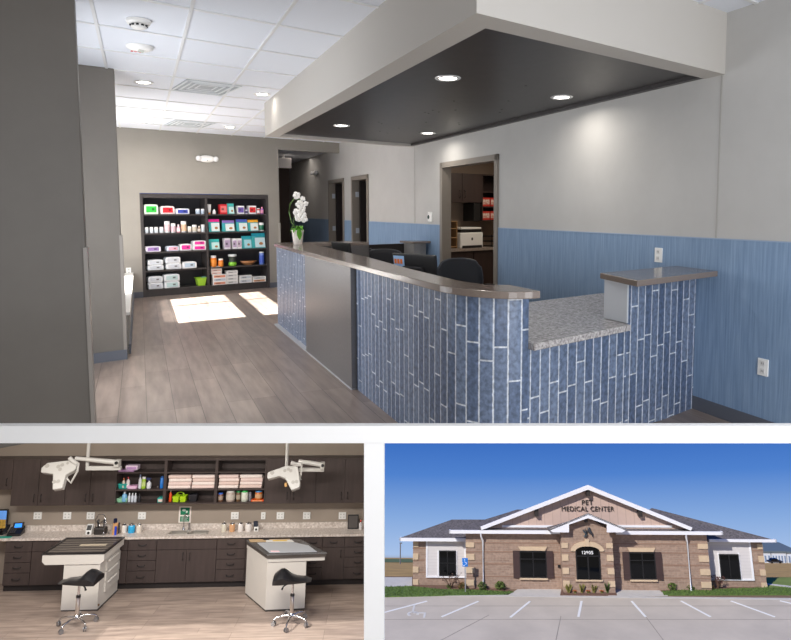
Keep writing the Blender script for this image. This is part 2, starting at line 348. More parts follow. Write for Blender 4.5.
# ------------------------------------------------------------------ reception desk
desk = thing('reception_desk', 'blue tiled curved reception desk with grey quartz bar top', 'desk', T(*G(1.5,-2.0,0)))
iM = Matrix.Translation(-G(1.5,-2.0,0))
def dmesh(mb): me = mb.mesh('desk'); me.transform(iM); return me
def zcut(p):                                         # the desk is set down on the sloping white sill
    d = max(p[1], .5); return max(0.0, min(.34, EYE-.362*(d/1.0)*1.0)) if p[1] < 4.1 else 0.0
def arc(ca, cb, r, t0, t1, n): return [(ca+r*math.cos(t0+(t1-t0)*i/n), cb+r*math.sin(t0+(t1-t0)*i/n)) for i in range(n+1)]
tb = -2.18
near = [(2.0,tb),(1.5,tb),(1.0,tb),(.7,tb)]+[(.36+.44*math.cos(q),tb+.36+.36*math.sin(q)) for q in [-PI/2-PI/2*i/14 for i in range(15)]]
near = near[:-1]+[(-.08,-1.82)]
xy = lambda pts: [tuple(G(a,b))[:2] for a,b in pts]
m = MB(); m.strip(xy([(5.3,tb),(3.6,tb)]), 0, 1.03); part('tile_cladding', dmesh(m), tile_m, desk, label='blue vertical stacked tiles left of the grey panel')
m = MB(); m.strip(xy(near), zcut, 1.03, 2.0)
m.strip(xy([(-.08,-1.82),(-.04,-.88)]), zcut, .715, 4.9); m.strip(xy([(-.04,-.88),(-.02,-.44),(0,0)]), zcut, 1.03, 5.78)
m.strip(xy([(-.08,-1.82),(.3,-1.82)]), .715, 1.03, 9)
part('tile_cladding', dmesh(m), tile_m, desk, label='blue vertical stacked tiles of the near curved end')
m = GBX(); m.box(2.0,tb+.012,0,5.28,tb+.16,1.03); m.box(.62,tb+.01,0.2,2.0,tb+.16,1.03); m.box(.02,-1.8,.35,.16,-.0,.715); m.box(.02,-.87,.7,.18,0,1.03)
m.box(4.95,-2.02,0,5.3,-1.0,1.03)
part('core_wall', dmesh(m), C((168,166,164)), desk)
m = GBX(); m.box(2.0,tb-.05,0,3.57,tb+.01,1.03); part('grey_panel', dmesh(m), steel, desk, label='smooth grey panel between the tiles')
m = GBX(); m.box(2.0,tb-.054,0,5.3,tb-.0,.012); part('floor_trim', dmesh(m), C((176,178,182), .3), desk)
outer = [(5.36,-1.8),(5.36,-2.16)]
outer = [(5.3,-1.78)]+arc(5.2,-2.07,.16,0,-PI/2,5)+[(3.6,tb-.06),(1.94,tb-.06),(.7,tb-.06)]+[(.36+.6*math.cos(q),tb+.36+.42*math.sin(q)) for q in [-PI/2-PI/2*.93*i/14 for i in range(15)]]+[(-.24,-1.86),(.07,-1.86),(.13,-1.98),(.4,-2.03),(1.2,-2.0),(2.4,-1.9),(4.9,-1.8),(4.75,-1.0),(5.3,-1.0)]
m = MB(); m.prism(xy(outer), 1.03, 1.07); part('bar_top', dmesh(m), quartz, desk, bevel=.006)
lt = [(-.16,-1.03),(-.10,-.07),(-.02,-.0),(.33,-.0),(.33,-1.0)]
lt = [(-.25,-1.03),(-.22,-.06),(.2,-.005),(.2,-.92)]
m = MB(); m.prism(xy(lt), 1.03, 1.07); part('ledge_top', dmesh(m), quartz, desk, bevel=.006)
m = MB(); m.prism(xy([(-.13,-1.815),(-.09,-.895),(.175,-.895),(.175,-.0),(1.05,-.0),(1.05,-1.815)]),.715,.755); part('granite_top', dmesh(m), granite, desk, bevel=.006)
m = GBX(); m.box(-.045,-.89,.757,.18,-.875,1.03); part('end_panel', dmesh(m), C((196,200,206)), desk)
m = GBX(); m.box(.8,-2.0,.70,4.9,-1.35,.74); part('work_top', dmesh(m), quartz, desk)
m = GBX(); m.box(4.75,-1.72,.2,4.78,-1.0,1.03); m.box(4.75,-1.02,0,5.2,-1.0,1.03); part('inner_panel', dmesh(m), steel, desk)
# swing gate and end post behind the desk
t = thing('swing_gate', 'black swing gate with chrome lever behind the reception desk', 'gate', FB(5.0,-.98,0))
m = MB(); m.box(.02,0,.08,.68,.035,1.02); part('gate_leaf', m, mat('black_laminate', (36,32,32), .5), t)
m = MB(); m.cyl((.07,0,.95),(.07,-.05,.95),.03); m.tube([(.07,-.05,.95),(.2,-.06,.95)],.011); part('lever', m, chrome, t)
t = thing('end_post', 'grey post with a small quartz ledge against the long wall', 'post', FB(4.75,-.26,0))
m = MB(); m.box(-.02,0,0,.1,.26,1.03); m.box(.1,.04,0,.22,.22,1.03); part('post', m, mat('post_grey', (150,148,146), .5), t)
m = MB(); m.box(-.06,-.05,1.03,.24,.3,1.06); part('post_cap', m, quartz, t, bevel=.004)
# monitors
def monitor(a, b, ang, label, sticker, z=.74, w=.52, tilt=.12):
    t = thing('computer_monitor', label, 'monitor', FB(a,b,z,ang), 'desk monitors')
    R = T(0,0,.185)@Matrix.Rotation(tilt,4,'X')
    def rm(mb): me = mb.mesh('x'); me.transform(R); return me
    m = MB(); m.box(-w/2,-.0,-.16,w/2,.03,.17); part('casing', rm(m), black_m, t, bevel=.008)
    m = MB(); m.box(-w/2+.012,.03,-.145,w/2-.012,.0315,.155); part('screen', rm(m), C((14,16,20), .1), t)
    m = MB(); m.box(-.12,-.03,-.12,.12,0.0,.06); part('rear_housing', rm(m), black_m, t, bevel=.01)
    m = MB(); m.box(-.035,-.02,0.012,.035,.015,.19); part('neck', m, black_m, t)
    m = MB(); m.lathe([(.001,0),(.13,0),(.125,.012),(.001,.014)], n=24); part('foot', m, black_m, t)
    if sticker:
        m = MB(); m.box(-w/2+.02,-.003,-.06,-w/2+.15,0,.15); s = part('sticker', rm(m), C((150,185,225)), t, label='blue sticker sheet')
        m = MB()
        for k in range(3): m.box(-w/2+.03+.036*k,-.0045,.075,-w/2+.058+.036*k,-.002,.12)
        g = part('sticker_patch', rm(m), C((225,120,50)), s)
monitor(4.5,-1.5,-1.62,'black monitor at the far left of the desk, seen from behind',False)
monitor(2.2,-1.5,-1.3,'black monitor with a blue sticker sheet, nearer the viewer',True)
# office chairs
def chair(a, b, ang, label, first=None):
    M = FB(a,b,0,ang)
    t = thing('office_chair', label, 'chair', M, 'office chairs behind the desk')
    mesh_m = mat('black_mesh_fabric', (34,35,40), .8, var=.2, vscale=150)
    gr = []
    for j in range(9):
        f = j/8; z = .56+.40*f; hw = .225+.06*math.sin(PI*min(1,f*.8+.1)) - .05*max(0,f-.8)*5*.6
        gr.append([(hw*(i/8*2-1), .20+.05*(1-(i/8*2-1)**2)+.06*f, z - .03*(abs(i/8*2-1)**3)*(1 if f > .8 else 0)) for i in range(9)])
    m = MB(); m.sheet(gr); part('backrest', m, mesh_m, t, solid=.03)
    edge = [gr[j][0] for j in range(9)]+[gr[8][i] for i in range(1,9)]+[gr[j][8] for j in range(7,-1,-1)]
    m = MB(); m.tube(edge, .014, 8); part('back_frame', m, C((58,60,66), .35), t)
    m = MB(); m.box(-.24,-.25,.44,.24,.22,.5); part('seat', m, mesh_m, t, bevel=.03)
    m = MB(); m.box(-.03,.18,.4,.03,.3,.62); m.cyl((0,0,.1),(0,0,.44),.03); part('column', m, black_m, t)
    for s in (-1,1):
        m = MB(); m.tube([(s*.24,.05,.46),(s*.29,.05,.52),(s*.29,.05,.66)],.016); m.box(s*.29-.035,-.14,.66,s*.29+.035,.14,.69); part('armrest', m, black_m, t)
    for k in range(5):
        q = 2*PI*k/5; m = MB(); m.tube([(0,0,.11),(.3*math.cos(q),.3*math.sin(q),.075)],[.028,.018]); m.ball((.3*math.cos(q),.3*math.sin(q),.03),.03); part('leg', m, black_m, t)
    return t
chair(4.5,-.86,-.5,'black mesh office chair farther back, in front of the black gate')
chair(2.56,-.6,-.15,'black mesh office chair nearer, in front of the break room doorway')
# orchid
t = thing('potted_orchid', 'white orchid in a pale pot at the far end of the bar top', 'plant', FB(4.85,-1.99,1.07))
m = MB(); m.lathe([(.05,0),(.055,.01),(.075,.17),(.078,.18),(.065,.175),(.06,.15)], n=20); part('pot', m, C((226,220,214), .3), t)
leafm = mat('orchid_leaf', (86,150,40), .4, var=.25, vscale=20)
m = MB()
for k in range(7):
    q = k*.95; L = .14+.04*(k%3); g = []
    for j in range(6):
        f = j/5; rr = L*f*.62; z = .16+.12*math.sin(f*2.2)*(.5+.3*(k%2))-.07*f*f; ww = .032*math.sin(PI*(.12+.85*f))
        g.append([(rr*math.cos(q)-s*ww*math.sin(q), rr*math.sin(q)+s*ww*math.cos(q), z+.008*abs(s)) for s in (-1,0,1)])
    m.sheet(g)
m.sheet([[(-.02+.035*s*math.sin(PI*(.15+.8*j/5)), -.085-.004*j, .2-.028*j) for s in (-1,0,1)] for j in range(6)])
part('leaf', m, leafm, t)
stem = [(-.01,0,.16),(-.08,0,.28),(-.11,0,.4),(-.095,0,.5),(-.04,0,.57),(.04,0,.56),(.09,0,.5)]
m = MB(); m.tube(stem,.006,6); m.tube([(-.02,.01,.16),(-.05,.01,.3),(0,0,.42),(.06,0,.45)],.005,6); part('stem', m, C((84,120,50)), t)
petal = mat('orchid_petal', (248,246,242), .5)
fm = MB()
for (x,z,r) in ((-.02,.61,.05),(.06,.57,.035),(.1,.51,.035),(.02,.5,.055),(.05,.45,.05),(-.02,.4,.052),(.05,.37,.055),(.0,.33,.05),(.07,.32,.05)):
    for k in range(5):
        q = 2*PI*k/5+x*30; cx, cz = x+r*.55*math.cos(q), z+r*.55*math.sin(q)
        fm.ball((cx,-.03-.01*(k%2),cz), r*.55, r*.16, r*.5, 8, 5)
part('flower', fm, petal, t)
# ------------------------------------------------------------------ wall fittings
def outlet(M, label, grp, n=1, w=.075, h=.115):
    t = thing('wall_outlet', label, 'outlet', M, grp)
    W = w*n*.85 if n > 1 else w
    m = MB(); m.box(-W/2,-.018,-h/2,W/2,-.001,h/2); part('cover_plate', m, whiteplastic, t, bevel=.002)
    for k in range(n):
        x = (k-(n-1)/2)*w*.72
        for z in (-.026,.026):
            sk_ = part('socket', MB().box(x-.016,-.0205,z-.017,x+.016,-.017,z+.017), C((222,222,220)), t)
            part('slot', MB().box(x-.0074,-.0215,z-.006,x-.0046,-.02,z+.007).box(x+.0046,-.0215,z-.006,x+.0074,-.02,z+.007), C((70,70,70)), sk_)
    return t
a = on_b(661,0); outlet(FW(a, z_at(a,0,255)), 'white wall outlet above the desk ledge on the blue wallcovering', 'reception outlets')
a = on_b(771,0); outlet(FW(a, z_at(a,0,367)), 'white wall outlet low on the blue wall at far right', 'reception outlets')
outlet(FB(9.15, on_a(126,9.15), .47), 'small white outlet on the back wall beside the window seat', 'reception outlets')
a = on_b(431,0); t = thing('thermostat', 'white wall controller with a round dark dial beside the doorway', 'thermostat', FW(a, z_at(a,0,217)))
m = MB(); m.box(-.06,-.03,-.07,.06,0,.07); part('housing', m, whiteplastic, t, bevel=.012)
m = MB(); m.cyl((-.02,-.034,0),(-.02,-.029,0),.03); part('dial', m, C((60,80,75), .2), t)
def elight(M, label):
    t = thing('emergency_light', label, 'emergency light', M, 'emergency lights')
    m = MB(); m.lathe([(.001,-.05),(.11,-.045),(.15,-.01),(.15,.0)], n=24, sx=1, sy=.42); me = m.mesh('x'); me.transform(Matrix.Rotation(PI/2,4,'X')); 
    me.transform(Matrix.Scale(-1,4,(0,1,0))); part('housing', me, whiteplastic, t)
    for s in (-1,1):
        m = MB(); m.ball((s*.15,-.04,.0),.05,.05,.05); part('lamp_head', m, C((230,230,232), .15), t)
    m = MB(); m.cyl((0,-.056,-.03),(0,-.05,-.03),.008); part('test_button', m, C((120,120,120)), t)
b = on_a(208,9.15); elight(FB(9.13,b,z_at(9.15,b,159)), 'white two headed emergency light on the wall above the bookcase')
a = on_b(317,0); elight(FW(a, z_at(a,0,173), -.02), 'emergency light high on the brown corridor wall')
t = thing('exit_sign', 'white exit sign box hanging at the corridor ceiling', 'sign', FB(11.2,-.75,2.55))
m = MB(); m.box(-.16,-.04,-.1,.17,.04,.13); part('housing', m, C((238,232,226)), t, bevel=.008)
m = MB(); m.cyl((0,0,.13),(0,0,.2),.02); part('mount', m, whiteplastic, t)
# ------------------------------------------------------------------ break room beyond the wide doorway
w = GBX(); w.box(5.55,.115,0,5.7,2.4,2.6); w.box(-.0,2.4,0,5.7,2.5,2.6); w.box(2.0,.115,2.5,5.7,2.5,2.6); w.box(2.0,.115,0,2.05,2.4,2.6)
struct('wall_break_room', w, mat('break_room_paint', (150,132,118), .8))
cab = mat('espresso_laminate', (54,42,40), .45, var=.18, vscale=12, stretch=(1,1,.1))
def FC(a, b, z=0): return FB(a, b, z)
BR = 4.95
t = thing('base_cabinet', 'dark base cabinet under the printer in the break room', 'cabinet', FB(BR,.3,0))
m = MB(); m.box(0,0.02,.1,1.9,.55,.87); m.box(.02,.08,0,1.88,.55,.1); part('body', m, cab, t)
for k in range(3):
    m = MB(); m.box(.02+.63*k,0,.12,.63+.63*k,.02,.85); d = part('door', m, cab, t)
    m = MB(); m.tube([(.3+.63*k,-.02,.78),(.42+.63*k,-.02,.78)],.006,6); part('handle', m, black_m, d)
ct = solo('countertop', MB().box(-.02,-.03,0,1.92,.55,.04), mat('break_counter', (150,138,130), .4, var=.35, vscale=60), 'speckled countertop carrying the printer in the break room', 'countertop', FB(BR,.3,.87))
zt, zb = 2.07, 1.62
u0, u1 = on_a(449,BR+.2), on_a(482,BR+.2)
t = thing('wall_cabinet', 'dark two door wall cabinet in the break room', 'cabinet', FB(BR+.2,u0-.15,zb))
W = u1-u0+.15; m = MB(); m.box(0,.02,0,W,.35,zt-zb); part('body', m, cab, t)
for k in range(2):
    m = MB(); m.box(W/2*k+.004,0,.0,W/2*(k+1)-.004,.02,zt-zb); d = part('door', m, cab, t)
    x = W/2+(-.05 if k == 0 else .05); m = MB(); m.tube([(x,-.0,.07),(x,-.03,.09),(x,-.03,.17),(x,0,.19)],.006,6); part('handle', m, black_m, d)
u2 = u1+.62; W2 = u2-u1
t = thing('wall_shelf', 'dark open wall shelf with snack boxes in the break room', 'shelf', FB(BR+.2,u1,1.32))
m = MB(); m.box(0,.33,0,W2,.35,.75); m.box(0,0,0,.02,.33,.75); m.box(W2-.02,0,0,W2,.33,.75); m.box(0,0,.73,W2,.33,.75); part('body', m, cab, t)
for z in (0,.22,.46): part('shelf', MB().box(.02,0,z,W2-.02,.33,z+.02), cab, t)
solo('hanging_cabinet', MB().box(-.15,.02,0,-.01,.3,.29), black_m, 'short black cabinet box hanging left of the open break room shelf', 'cabinet', FB(BR+.2,u1,1.32), bevel=.01)
for z, nm in ((1.34,'lower'),(1.56,'upper')):
    for k in range(3):
        t = thing('snack_box', '%s red snack box on the %s break room shelf' % (('first','second','third')[k], nm), 'box', FB(BR+.24,u1+.04+.17*k,z), 'red snack boxes')
        part('carton', MB().box(0,0,0,.15,.2,.14), C((205,56,48)), t)
        part('printed_band', MB().box(.005,-.002,.03,.145,0,.11), mat('snack_print', (240,235,225), .5, var=.4, vscale=30, rgb2=(190,70,40)), t)
b = on_a(470,BR+.1); t = thing('printer', 'white laser printer with black top on the break room counter', 'printer', FB(BR+.05,b-.22,.91))
part('body', MB().box(0,0,.0,.46,.36,.24), whiteplastic, t, bevel=.015); part('scanner_lid', MB().box(.03,.02,.29,.44,.35,.32), whiteplastic, t, bevel=.008)
part('scanner_bed', MB().box(.02,.02,.24,.44,.36,.29), black_m, t, bevel=.006); part('paper_tray', MB().box(.04,-.02,.0,.42,0.02,.04), black_m, t)
part('badge', MB().box(.22,-.002,.12,.25,0,.16), C((60,60,60)), t)
b = on_a(452,BR+.1); t = thing('wood_organizer', 'tan wooden mail sorter left of the printer', 'organizer', FB(BR+.1,b-.12,.91))
m = MB()
for x in (0,.21): m.box(x,0,0,x+.015,.26,.42)
m.box(0,.25,0,.225,.26,.42); part('case', m, C((150,118,82)), t)
for z in (.02,.16,.30,.41): part('shelf', MB().box(.015,0,z,.21,.25,z+.012), C((160,126,88)), t)
b = on_a(492,BR+.1); t = thing('letter_tray', 'black stacked letter tray right of the printer', 'tray', FB(BR+.05,b-.03,.91))
for z in (.0,.08,.16): part('tray', MB().box(0,0,z,.3,.3,z+.012), black_m, t)
m = MB()
for x in (.005,.285): m.cyl((x,.02,0),(x,.02,.2),.006,6)
part('rod', m, black_m, t)
# ------------------------------------------------------------------ white beam and post dividing the three views
yb = 2.3
def bz(v): return EYE + ray(440,v).z*yb/ray(440,v).y
zt_ = EYE+ray(440,423.2).z*(yb+.03)/ray(440,423.2).y
m = MB(); m.box(-2.05,yb,bz(443.2),3.0,yb+.03,zt_); struct('trim_1', m, white_m, label='white horizontal beam')
xl = ray(364.2,540).x*yb/ray(364,540).y; 
m = MB(); d0, d1 = ray(364,443), ray(364,660); m.hexa([tuple(O+ray(u,v)*(k)) for (u,v,k) in ()] or [(ray(364,660).x*yb/ray(364,660).y,yb,bz(660)),(ray(384,660).x*yb/ray(384,660).y,yb,bz(660)),(ray(384,660).x*yb/ray(384,660).y,yb+.03,bz(660)),(ray(364,660).x*yb/ray(364,660).y,yb+.03,bz(660)),
  (ray(364,443).x*yb/ray(364,443).y,yb,bz(443)),(ray(384,443).x*yb/ray(384,443).y,yb,bz(443)),(ray(384,443).x*yb/ray(384,443).y,yb+.03,bz(443)),(ray(364,443).x*yb/ray(364,443).y,yb+.03,bz(443))]); struct('trim_2', m, white_m, label='white upright post')
# ================================================================== BOOKCASE AND ITS GOODS
BA = 9.15
bk = thing('bookcase', 'charcoal built-in bookcase with ten filled bays in the far wall', 'bookcase', FB(BA, bk0, 0))
BW = bk1-bk0
m = MB(); m.box(0,.0,0,.05,.34,1.78); m.box(BW-.05,0,0,BW,.34,1.78); m.box(.05,0,1.71,BW-.05,.34,1.78); m.box(.05,.02,0,BW-.05,.34,.1)
part('frame', m, dark_m, bk); part('back_panel', MB().box(0,.34,0,BW,.355,1.78), mat('bookcase_back', (44,44,50), .6), bk)
MIDX = on_a(206.5,BA)-bk0
part('divider', MB().box(MIDX-.02,.0,.1,MIDX+.02,.34,1.71), dark_m, bk)
SZ = [.125,.455,.775,1.1,1.425]
for z in SZ: part('shelf', MB().box(.05,.006,z-.025,BW-.05,.34,z), dark_m, bk)
def gl(c, r=.35): return C(c, r)
def pack(n, lab, cat, u0, u1, v0, v1, z, c, c2, grp, kind, dy=.03, depth=.16):
    b0 = on_a(u0,BA); b1 = on_a(u1,BA); w = b1-b0; h = (v1-v0)/(55.0*(1+.04*((206-(u0+u1)/2)/60)))
    M = FB(BA, b0, z); M = M @ T(0, dy, 0)
    t = thing(n, lab, cat, M, grp)
    if kind == 'pack':
        m = MB(); x = [0,.02,w*.5,w-.02,w]; hh = [h*.82,h*.97,h,h*.97,h*.82]
        m.prismy([(0,0),(w,0)]+[(x[i],hh[i]) for i in (4,3,2,1,0)], 0, depth); part('wrapper', m, gl(c), t, bevel=.012)
        m = MB(); m.box(w*.14,-.003,h*.2,w*.86,.002,h*.8); l = part('printed_panel', m, gl(c2), t)
        part('print_mark', MB().box(w*.55,-.005,h*.4,w*.72,-.002,h*.62), gl(tuple(int(x*.55) for x in c2)), l)
    elif kind in ('jar','tub','bottle'):
        r = w/2; nk = {'jar':.93,'tub':.98,'bottle':.45}[kind]; hs = {'jar':.78,'tub':.88,'bottle':.7}[kind]
        part('body', MB().lathe([(r*.9,0),(r,.006),(r,h*hs),(r*nk,h*hs+.006)],r,r,0,16), gl(c), t)
        part('lid', MB().lathe([(r*nk,h*hs+.006),(r*nk,h*.98),(r*nk*.9,h)],r,r,0,16), gl((240,240,240) if kind != 'bottle' else c2), t)
        part('label_band', MB().lathe([(r*1.01,h*.12),(r*1.02,h*.14),(r*1.02,h*hs*.8),(r*1.01,h*hs*.82)],r,r,0,16), gl(c2), t)
    elif kind == 'bag':
        m = MB(); m.hexa([(0,0,0),(w,0,0),(w,.12,0),(0,.12,0),(0,.05,h),(w,.05,h),(w,.06,h),(0,.06,h)]); part('pouch', m, gl((60,168,172)), t, bevel=.008)
        f = lambda z: .05*z/h
        m = MB(); m.hexa([(.0,f(h*.78)-.004,h*.78),(w,f(h*.78)-.004,h*.78),(w,f(h*.78)+.01,h*.78),(0,f(h*.78)+.01,h*.78),(0,f(h)-.004,h),(w,f(h)-.004,h),(w,f(h)+.01,h),(0,f(h)+.01,h)]); part('header_band', m, gl(c), t)
        m = MB(); q = .24*w; m.hexa([(q,f(h*.06)-.004,h*.06),(w*.98,f(h*.06)-.004,h*.06),(w*.98,f(h*.06)+.01,h*.06),(q,f(h*.06)+.01,h*.06),(q,f(h*.7)-.004,h*.7),(w*.98,f(h*.7)-.004,h*.7),(w*.98,f(h*.7)+.01,h*.7),(q,f(h*.7)+.01,h*.7)]); l = part('printed_panel', m, gl(c2), t)
        part('pet_picture', MB().ball((w*.68,f(h*.28)-.004,h*.28), w*.15,.004,h*.14,10,6), gl((176,120,70)), l)
    elif kind == 'box':
        part('carton', MB().box(0,0,0,w,.12,h), gl(c), t)
        l = part('printed_panel', MB().box(w*.08,-.002,h*.18,w*.92,.001,h*.82), gl(c2), t)
        part('print_mark', MB().box(w*.2,-.0035,h*.4,w*.55,-.0015,h*.6), gl(tuple(int(x*.6) for x in c2)), l)
    elif kind == 'tube':
        m = MB(); m.ring([[(w/2+w/2*k*math.cos(q*PI/8), .04+dd*math.sin(q*PI/8), z2) for q in range(16)] for k,dd,z2 in ((.55,.02,h*.15),(.8,.02,h*.5),(1,.004,h))]); part('tube_body', m, gl(c), t)
        part('cap', MB().lathe([(w*.3,0),(w*.3,h*.16)],w/2,.04,0,12), gl(c2), t)
    return t
WH = (238,238,240)
r5 = 'goods on the top bookcase shelf'; r4 = 'goods on the second bookcase shelf'; r3 = 'goods on the middle bookcase shelf'; r2 = 'goods on the fourth bookcase shelf'; r1 = 'goods on the bottom bookcase shelf'
z = SZ[4]
pack('wipes_pack','bright green wipes pack on the top bookcase shelf','wipes',144.5,158.8,204.7,214.6,z,(228,240,226),(50,190,70),r5,'pack')
pack('wipes_pack','red wipes pack on the top bookcase shelf','wipes',161.2,175.2,205.8,214,z,(240,225,225),(214,40,52),r5,'pack')
pack('wipes_pack','low blue wipes pack on the top bookcase shelf','wipes',176.2,190,208.3,214,z,(235,236,246),(70,84,180),r5,'pack')
pack('small_jar','left of two pale jars on the top bookcase shelf, beside the divider','jar',196.6,201,208.5,213.8,z,(205,215,228),(180,196,214),r5,'jar')
pack('small_jar','right of two pale jars on the top bookcase shelf, against the divider','jar',201.8,205.2,208.5,213.7,z,(205,215,228),(180,196,214),r5,'jar')
z = SZ[3]
for i,(u0,u1) in enumerate(((144.8,148.4),(149.7,153.3),(154.4,158.2),(159.6,163.6))):
    pack('small_jar','%s of four small white jars at the left end of the second bookcase shelf' % ('first','second','third','fourth')[i],'jar',u0,u1,226.6,232.6,z,WH,(214,222,230),r4,'jar')
pack('supplement_tub','tall white tub with pale red print, left of the pink bottle','tub',164.7,170.2,221,232.5,z,WH,(226,196,200),r4,'tub')
pack('supplement_tub','mid height white tub just left of the pink bottle','tub',171.2,176,223.2,232.4,z,WH,(220,190,200),r4,'tub')
pack('supplement_bottle','small pink bottle between white tubs on the second bookcase shelf','bottle',176.8,180.6,224.2,232.3,z,(236,170,186),(240,220,224),r4,'bottle')
pack('supplement_tub','tall white tub with tan print, right of the pink bottle','tub',181.4,187,221,232.2,z,WH,(214,180,150),r4,'tub')
pack('supplement_tub','little white tub right of the tall tan printed tub','tub',188.2,191.8,226,232,z,WH,(230,214,200),r4,'tub')
pack('supplement_tub','squat white tub with grey print near the bookcase divider','tub',192.6,197.2,224.6,232,z,WH,(214,206,190),r4,'tub')
pack('supplement_bottle','small brown bottle near the bookcase divider on the second shelf','bottle',197.8,201,225.6,231.9,z,(150,110,80),(230,220,210),r4,'bottle')
pack('supplement_tub','white tub touching the divider on the second bookcase shelf','tub',201.6,205.2,224.2,231.8,z,WH,(206,216,222),r4,'tub')
z = SZ[2]
pack('pad_pack','white and purple pad pack at the left end of the middle shelf','pads',144.4,160,245.4,251,z,(232,226,238),(150,120,180),r3,'pack')
pack('pad_pack','low pale pink pad pack on the middle shelf','pads',166,178.4,245.4,250.6,z,(214,222,236),(232,170,190),r3,'pack')
pack('pad_pack','magenta and white pad pack on the middle shelf','pads',179.2,191.2,243.4,250.2,z,WH,(232,60,160),r3,'pack')
pack('pad_pack','lower of two stacked magenta packs beside the divider','pads',192,206,244.8,249.8,z,WH,(234,50,160),r3,'pack')
pack('pad_pack','upper of two stacked magenta packs beside the divider','pads',192.4,205.6,240,244.8,z+.088,WH,(234,60,160),r3,'pack')
z = SZ[1]; gw = (226,230,234); pr = (206,212,220)
pack('pad_pack','lower white pack of the left stack on the fourth bookcase shelf','pads',146,162.2,263.8,269,z,gw,pr,r2,'pack')
pack('pad_pack','upper white pack of the left stack on the fourth bookcase shelf','pads',146.2,161.8,258.6,263.8,z+.092,gw,pr,r2,'pack')
pack('pad_pack','lower white pack of the taller middle stack on the fourth shelf','pads',164.6,180,262.6,268.6,z,gw,pr,r2,'pack')
pack('pad_pack','upper white pack of the taller middle stack on the fourth shelf','pads',164.2,179.4,256.2,262.6,z+.107,gw,pr,r2,'pack')
pack('pad_pack','single white pack lying right of the stacks on the fourth shelf','pads',181.2,195.6,261.6,268.4,z,(236,238,240),(190,210,226),r2,'pack')
z = SZ[0]
pack('pad_pack','lower white pack of the left stack on the bottom shelf','pads',146,161,285,291.4,z,gw,pr,r1,'pack')
pack('pad_pack','upper white pack of the left stack on the bottom shelf','pads',146,160.8,278.6,285,z+.112,gw,pr,r1,'pack')
pack('pad_pack','lower white pack beside the bottom left stack, teal print','pads',162.2,177.8,284.2,291,z,gw,(190,216,216),r1,'pack')
pack('pad_pack','upper white pack beside the bottom left stack, teal print','pads',162,178,277,284.2,z+.12,gw,(190,216,216),r1,'pack')
b0 = on_a(195.5,BA); t = thing('storage_basket', 'lime green plastic basket on the bottom bookcase shelf', 'basket', FB(BA,b0,z)@T(0,.04,0), r1)
def frustum(m, w, d, h, tp, th=.006):
    o = [(tp,tp,0),(w-tp,tp,0),(w-tp,d-tp,0),(tp,d-tp,0),(0,0,h),(w,0,h),(w,d,h),(0,d,h)]; m.hexa([o[0],o[1],o[2],o[3],*[(x,y,z) for x,y,z in ((tp,tp,.006),(w-tp,tp,.006),(w-tp,d-tp,.006),(tp,d-tp,.006))]])
    i = [(tp,tp,0),(w-tp,tp,0),(w-tp,d-tp,0),(tp,d-tp,0)]; e = [(0,0,h),(w,0,h),(w,d,h),(0,d,h)]
    for k in range(4):
        a, b_ = i[k], i[(k+1)%4]; c_, d_ = e[(k+1)%4], e[k]; cx, cy = w/2, d/2
        inn = lambda p: (p[0]+(th if p[0] < cx else -th), p[1]+(th if p[1] < cy else -th), p[2])
        m.hexa([a,b_,inn(b_),inn(a),d_,c_,inn(c_),inn(d_)])
    return m
bw = on_a(207,BA)-b0-.03
part('basket', frustum(MB(),bw,.16,.14,.025), gl((170,220,60)), t); part('basket_rim', MB().box(-.006,-.006,.135,bw+.006,.0,.15).box(-.006,.16,.135,bw+.006,.166,.15).box(-.006,0,.135,0,.16,.15).box(bw,0,.135,bw+.006,.16,.15), gl((150,205,45)), t)
solo('cloth_pouch', MB().ball((0,0,0),.06,.04,.03), gl((110,170,160)), 'teal pouch lying in the lime green basket', 'pouch', FB(BA,b0+.14,z+.14)@T(0,.11,0), r1)
# right half
z = SZ[4]
pack('ointment_tube','white tube standing on its cap at the right half of the top shelf','tube',208.6,212.4,204,213.8,z,WH,(230,150,60),r5,'tube')
pack('small_bottle','tiny white bottle beside the white tube on the top shelf','bottle',213.6,216.6,209,213.7,z,WH,WH,r5,'bottle')
pack('treat_box','red treat box on the top bookcase shelf','box',220.6,227.6,203.8,213.5,z,(208,40,50),(226,120,120),r5,'box')
pack('treat_bag','teal treat bag beside the red box on the top shelf','bag',228.2,235,202.8,213.3,z,(70,190,186),(190,226,222),r5,'bag')
pack('medicine_box','white box with a purple square on the top shelf','box',238.2,244.8,205,213.2,z,WH,(110,90,170),r5,'box')
pack('small_bottle','little bottle with dark cap between white boxes on the top shelf','bottle',246,249,207.5,213.2,z,(224,222,230),(90,80,120),r5,'bottle')
pack('medicine_box','white box with a red square on the top shelf','box',249.6,256.8,204.8,213.1,z,WH,(222,50,56),r5,'box')
pack('small_jar','small red and white jar at the right end of the top shelf','jar',258,261.2,207.2,213,z,(214,40,46),WH,r5,'jar')
pack('small_bottle','purple bottle at the far right end of the top shelf','bottle',261.6,264.6,206,213,z,(170,110,200),(240,160,190),r5,'bottle')
z = SZ[3]
for u0,u1,v0,v1,c,n in ((209,220,218.4,231.2,(236,40,150),'magenta'),(223,235,219.8,231,(140,110,190),'purple'),(237,248,218.8,230.8,(76,96,190),'blue'),(248.6,258.8,219.2,230.6,(244,170,40),'orange')):
    pack('treat_bag','treat bag with a %s header on the second bookcase shelf' % n,'bag',u0,u1,v0,v1,z,c,(224,234,232),r4,'bag')
pack('supplement_tub','white tub with a green label at the right end of the second shelf','tub',260,264.8,222,230.4,z,WH,(30,110,84),r4,'tub')
z = SZ[2]
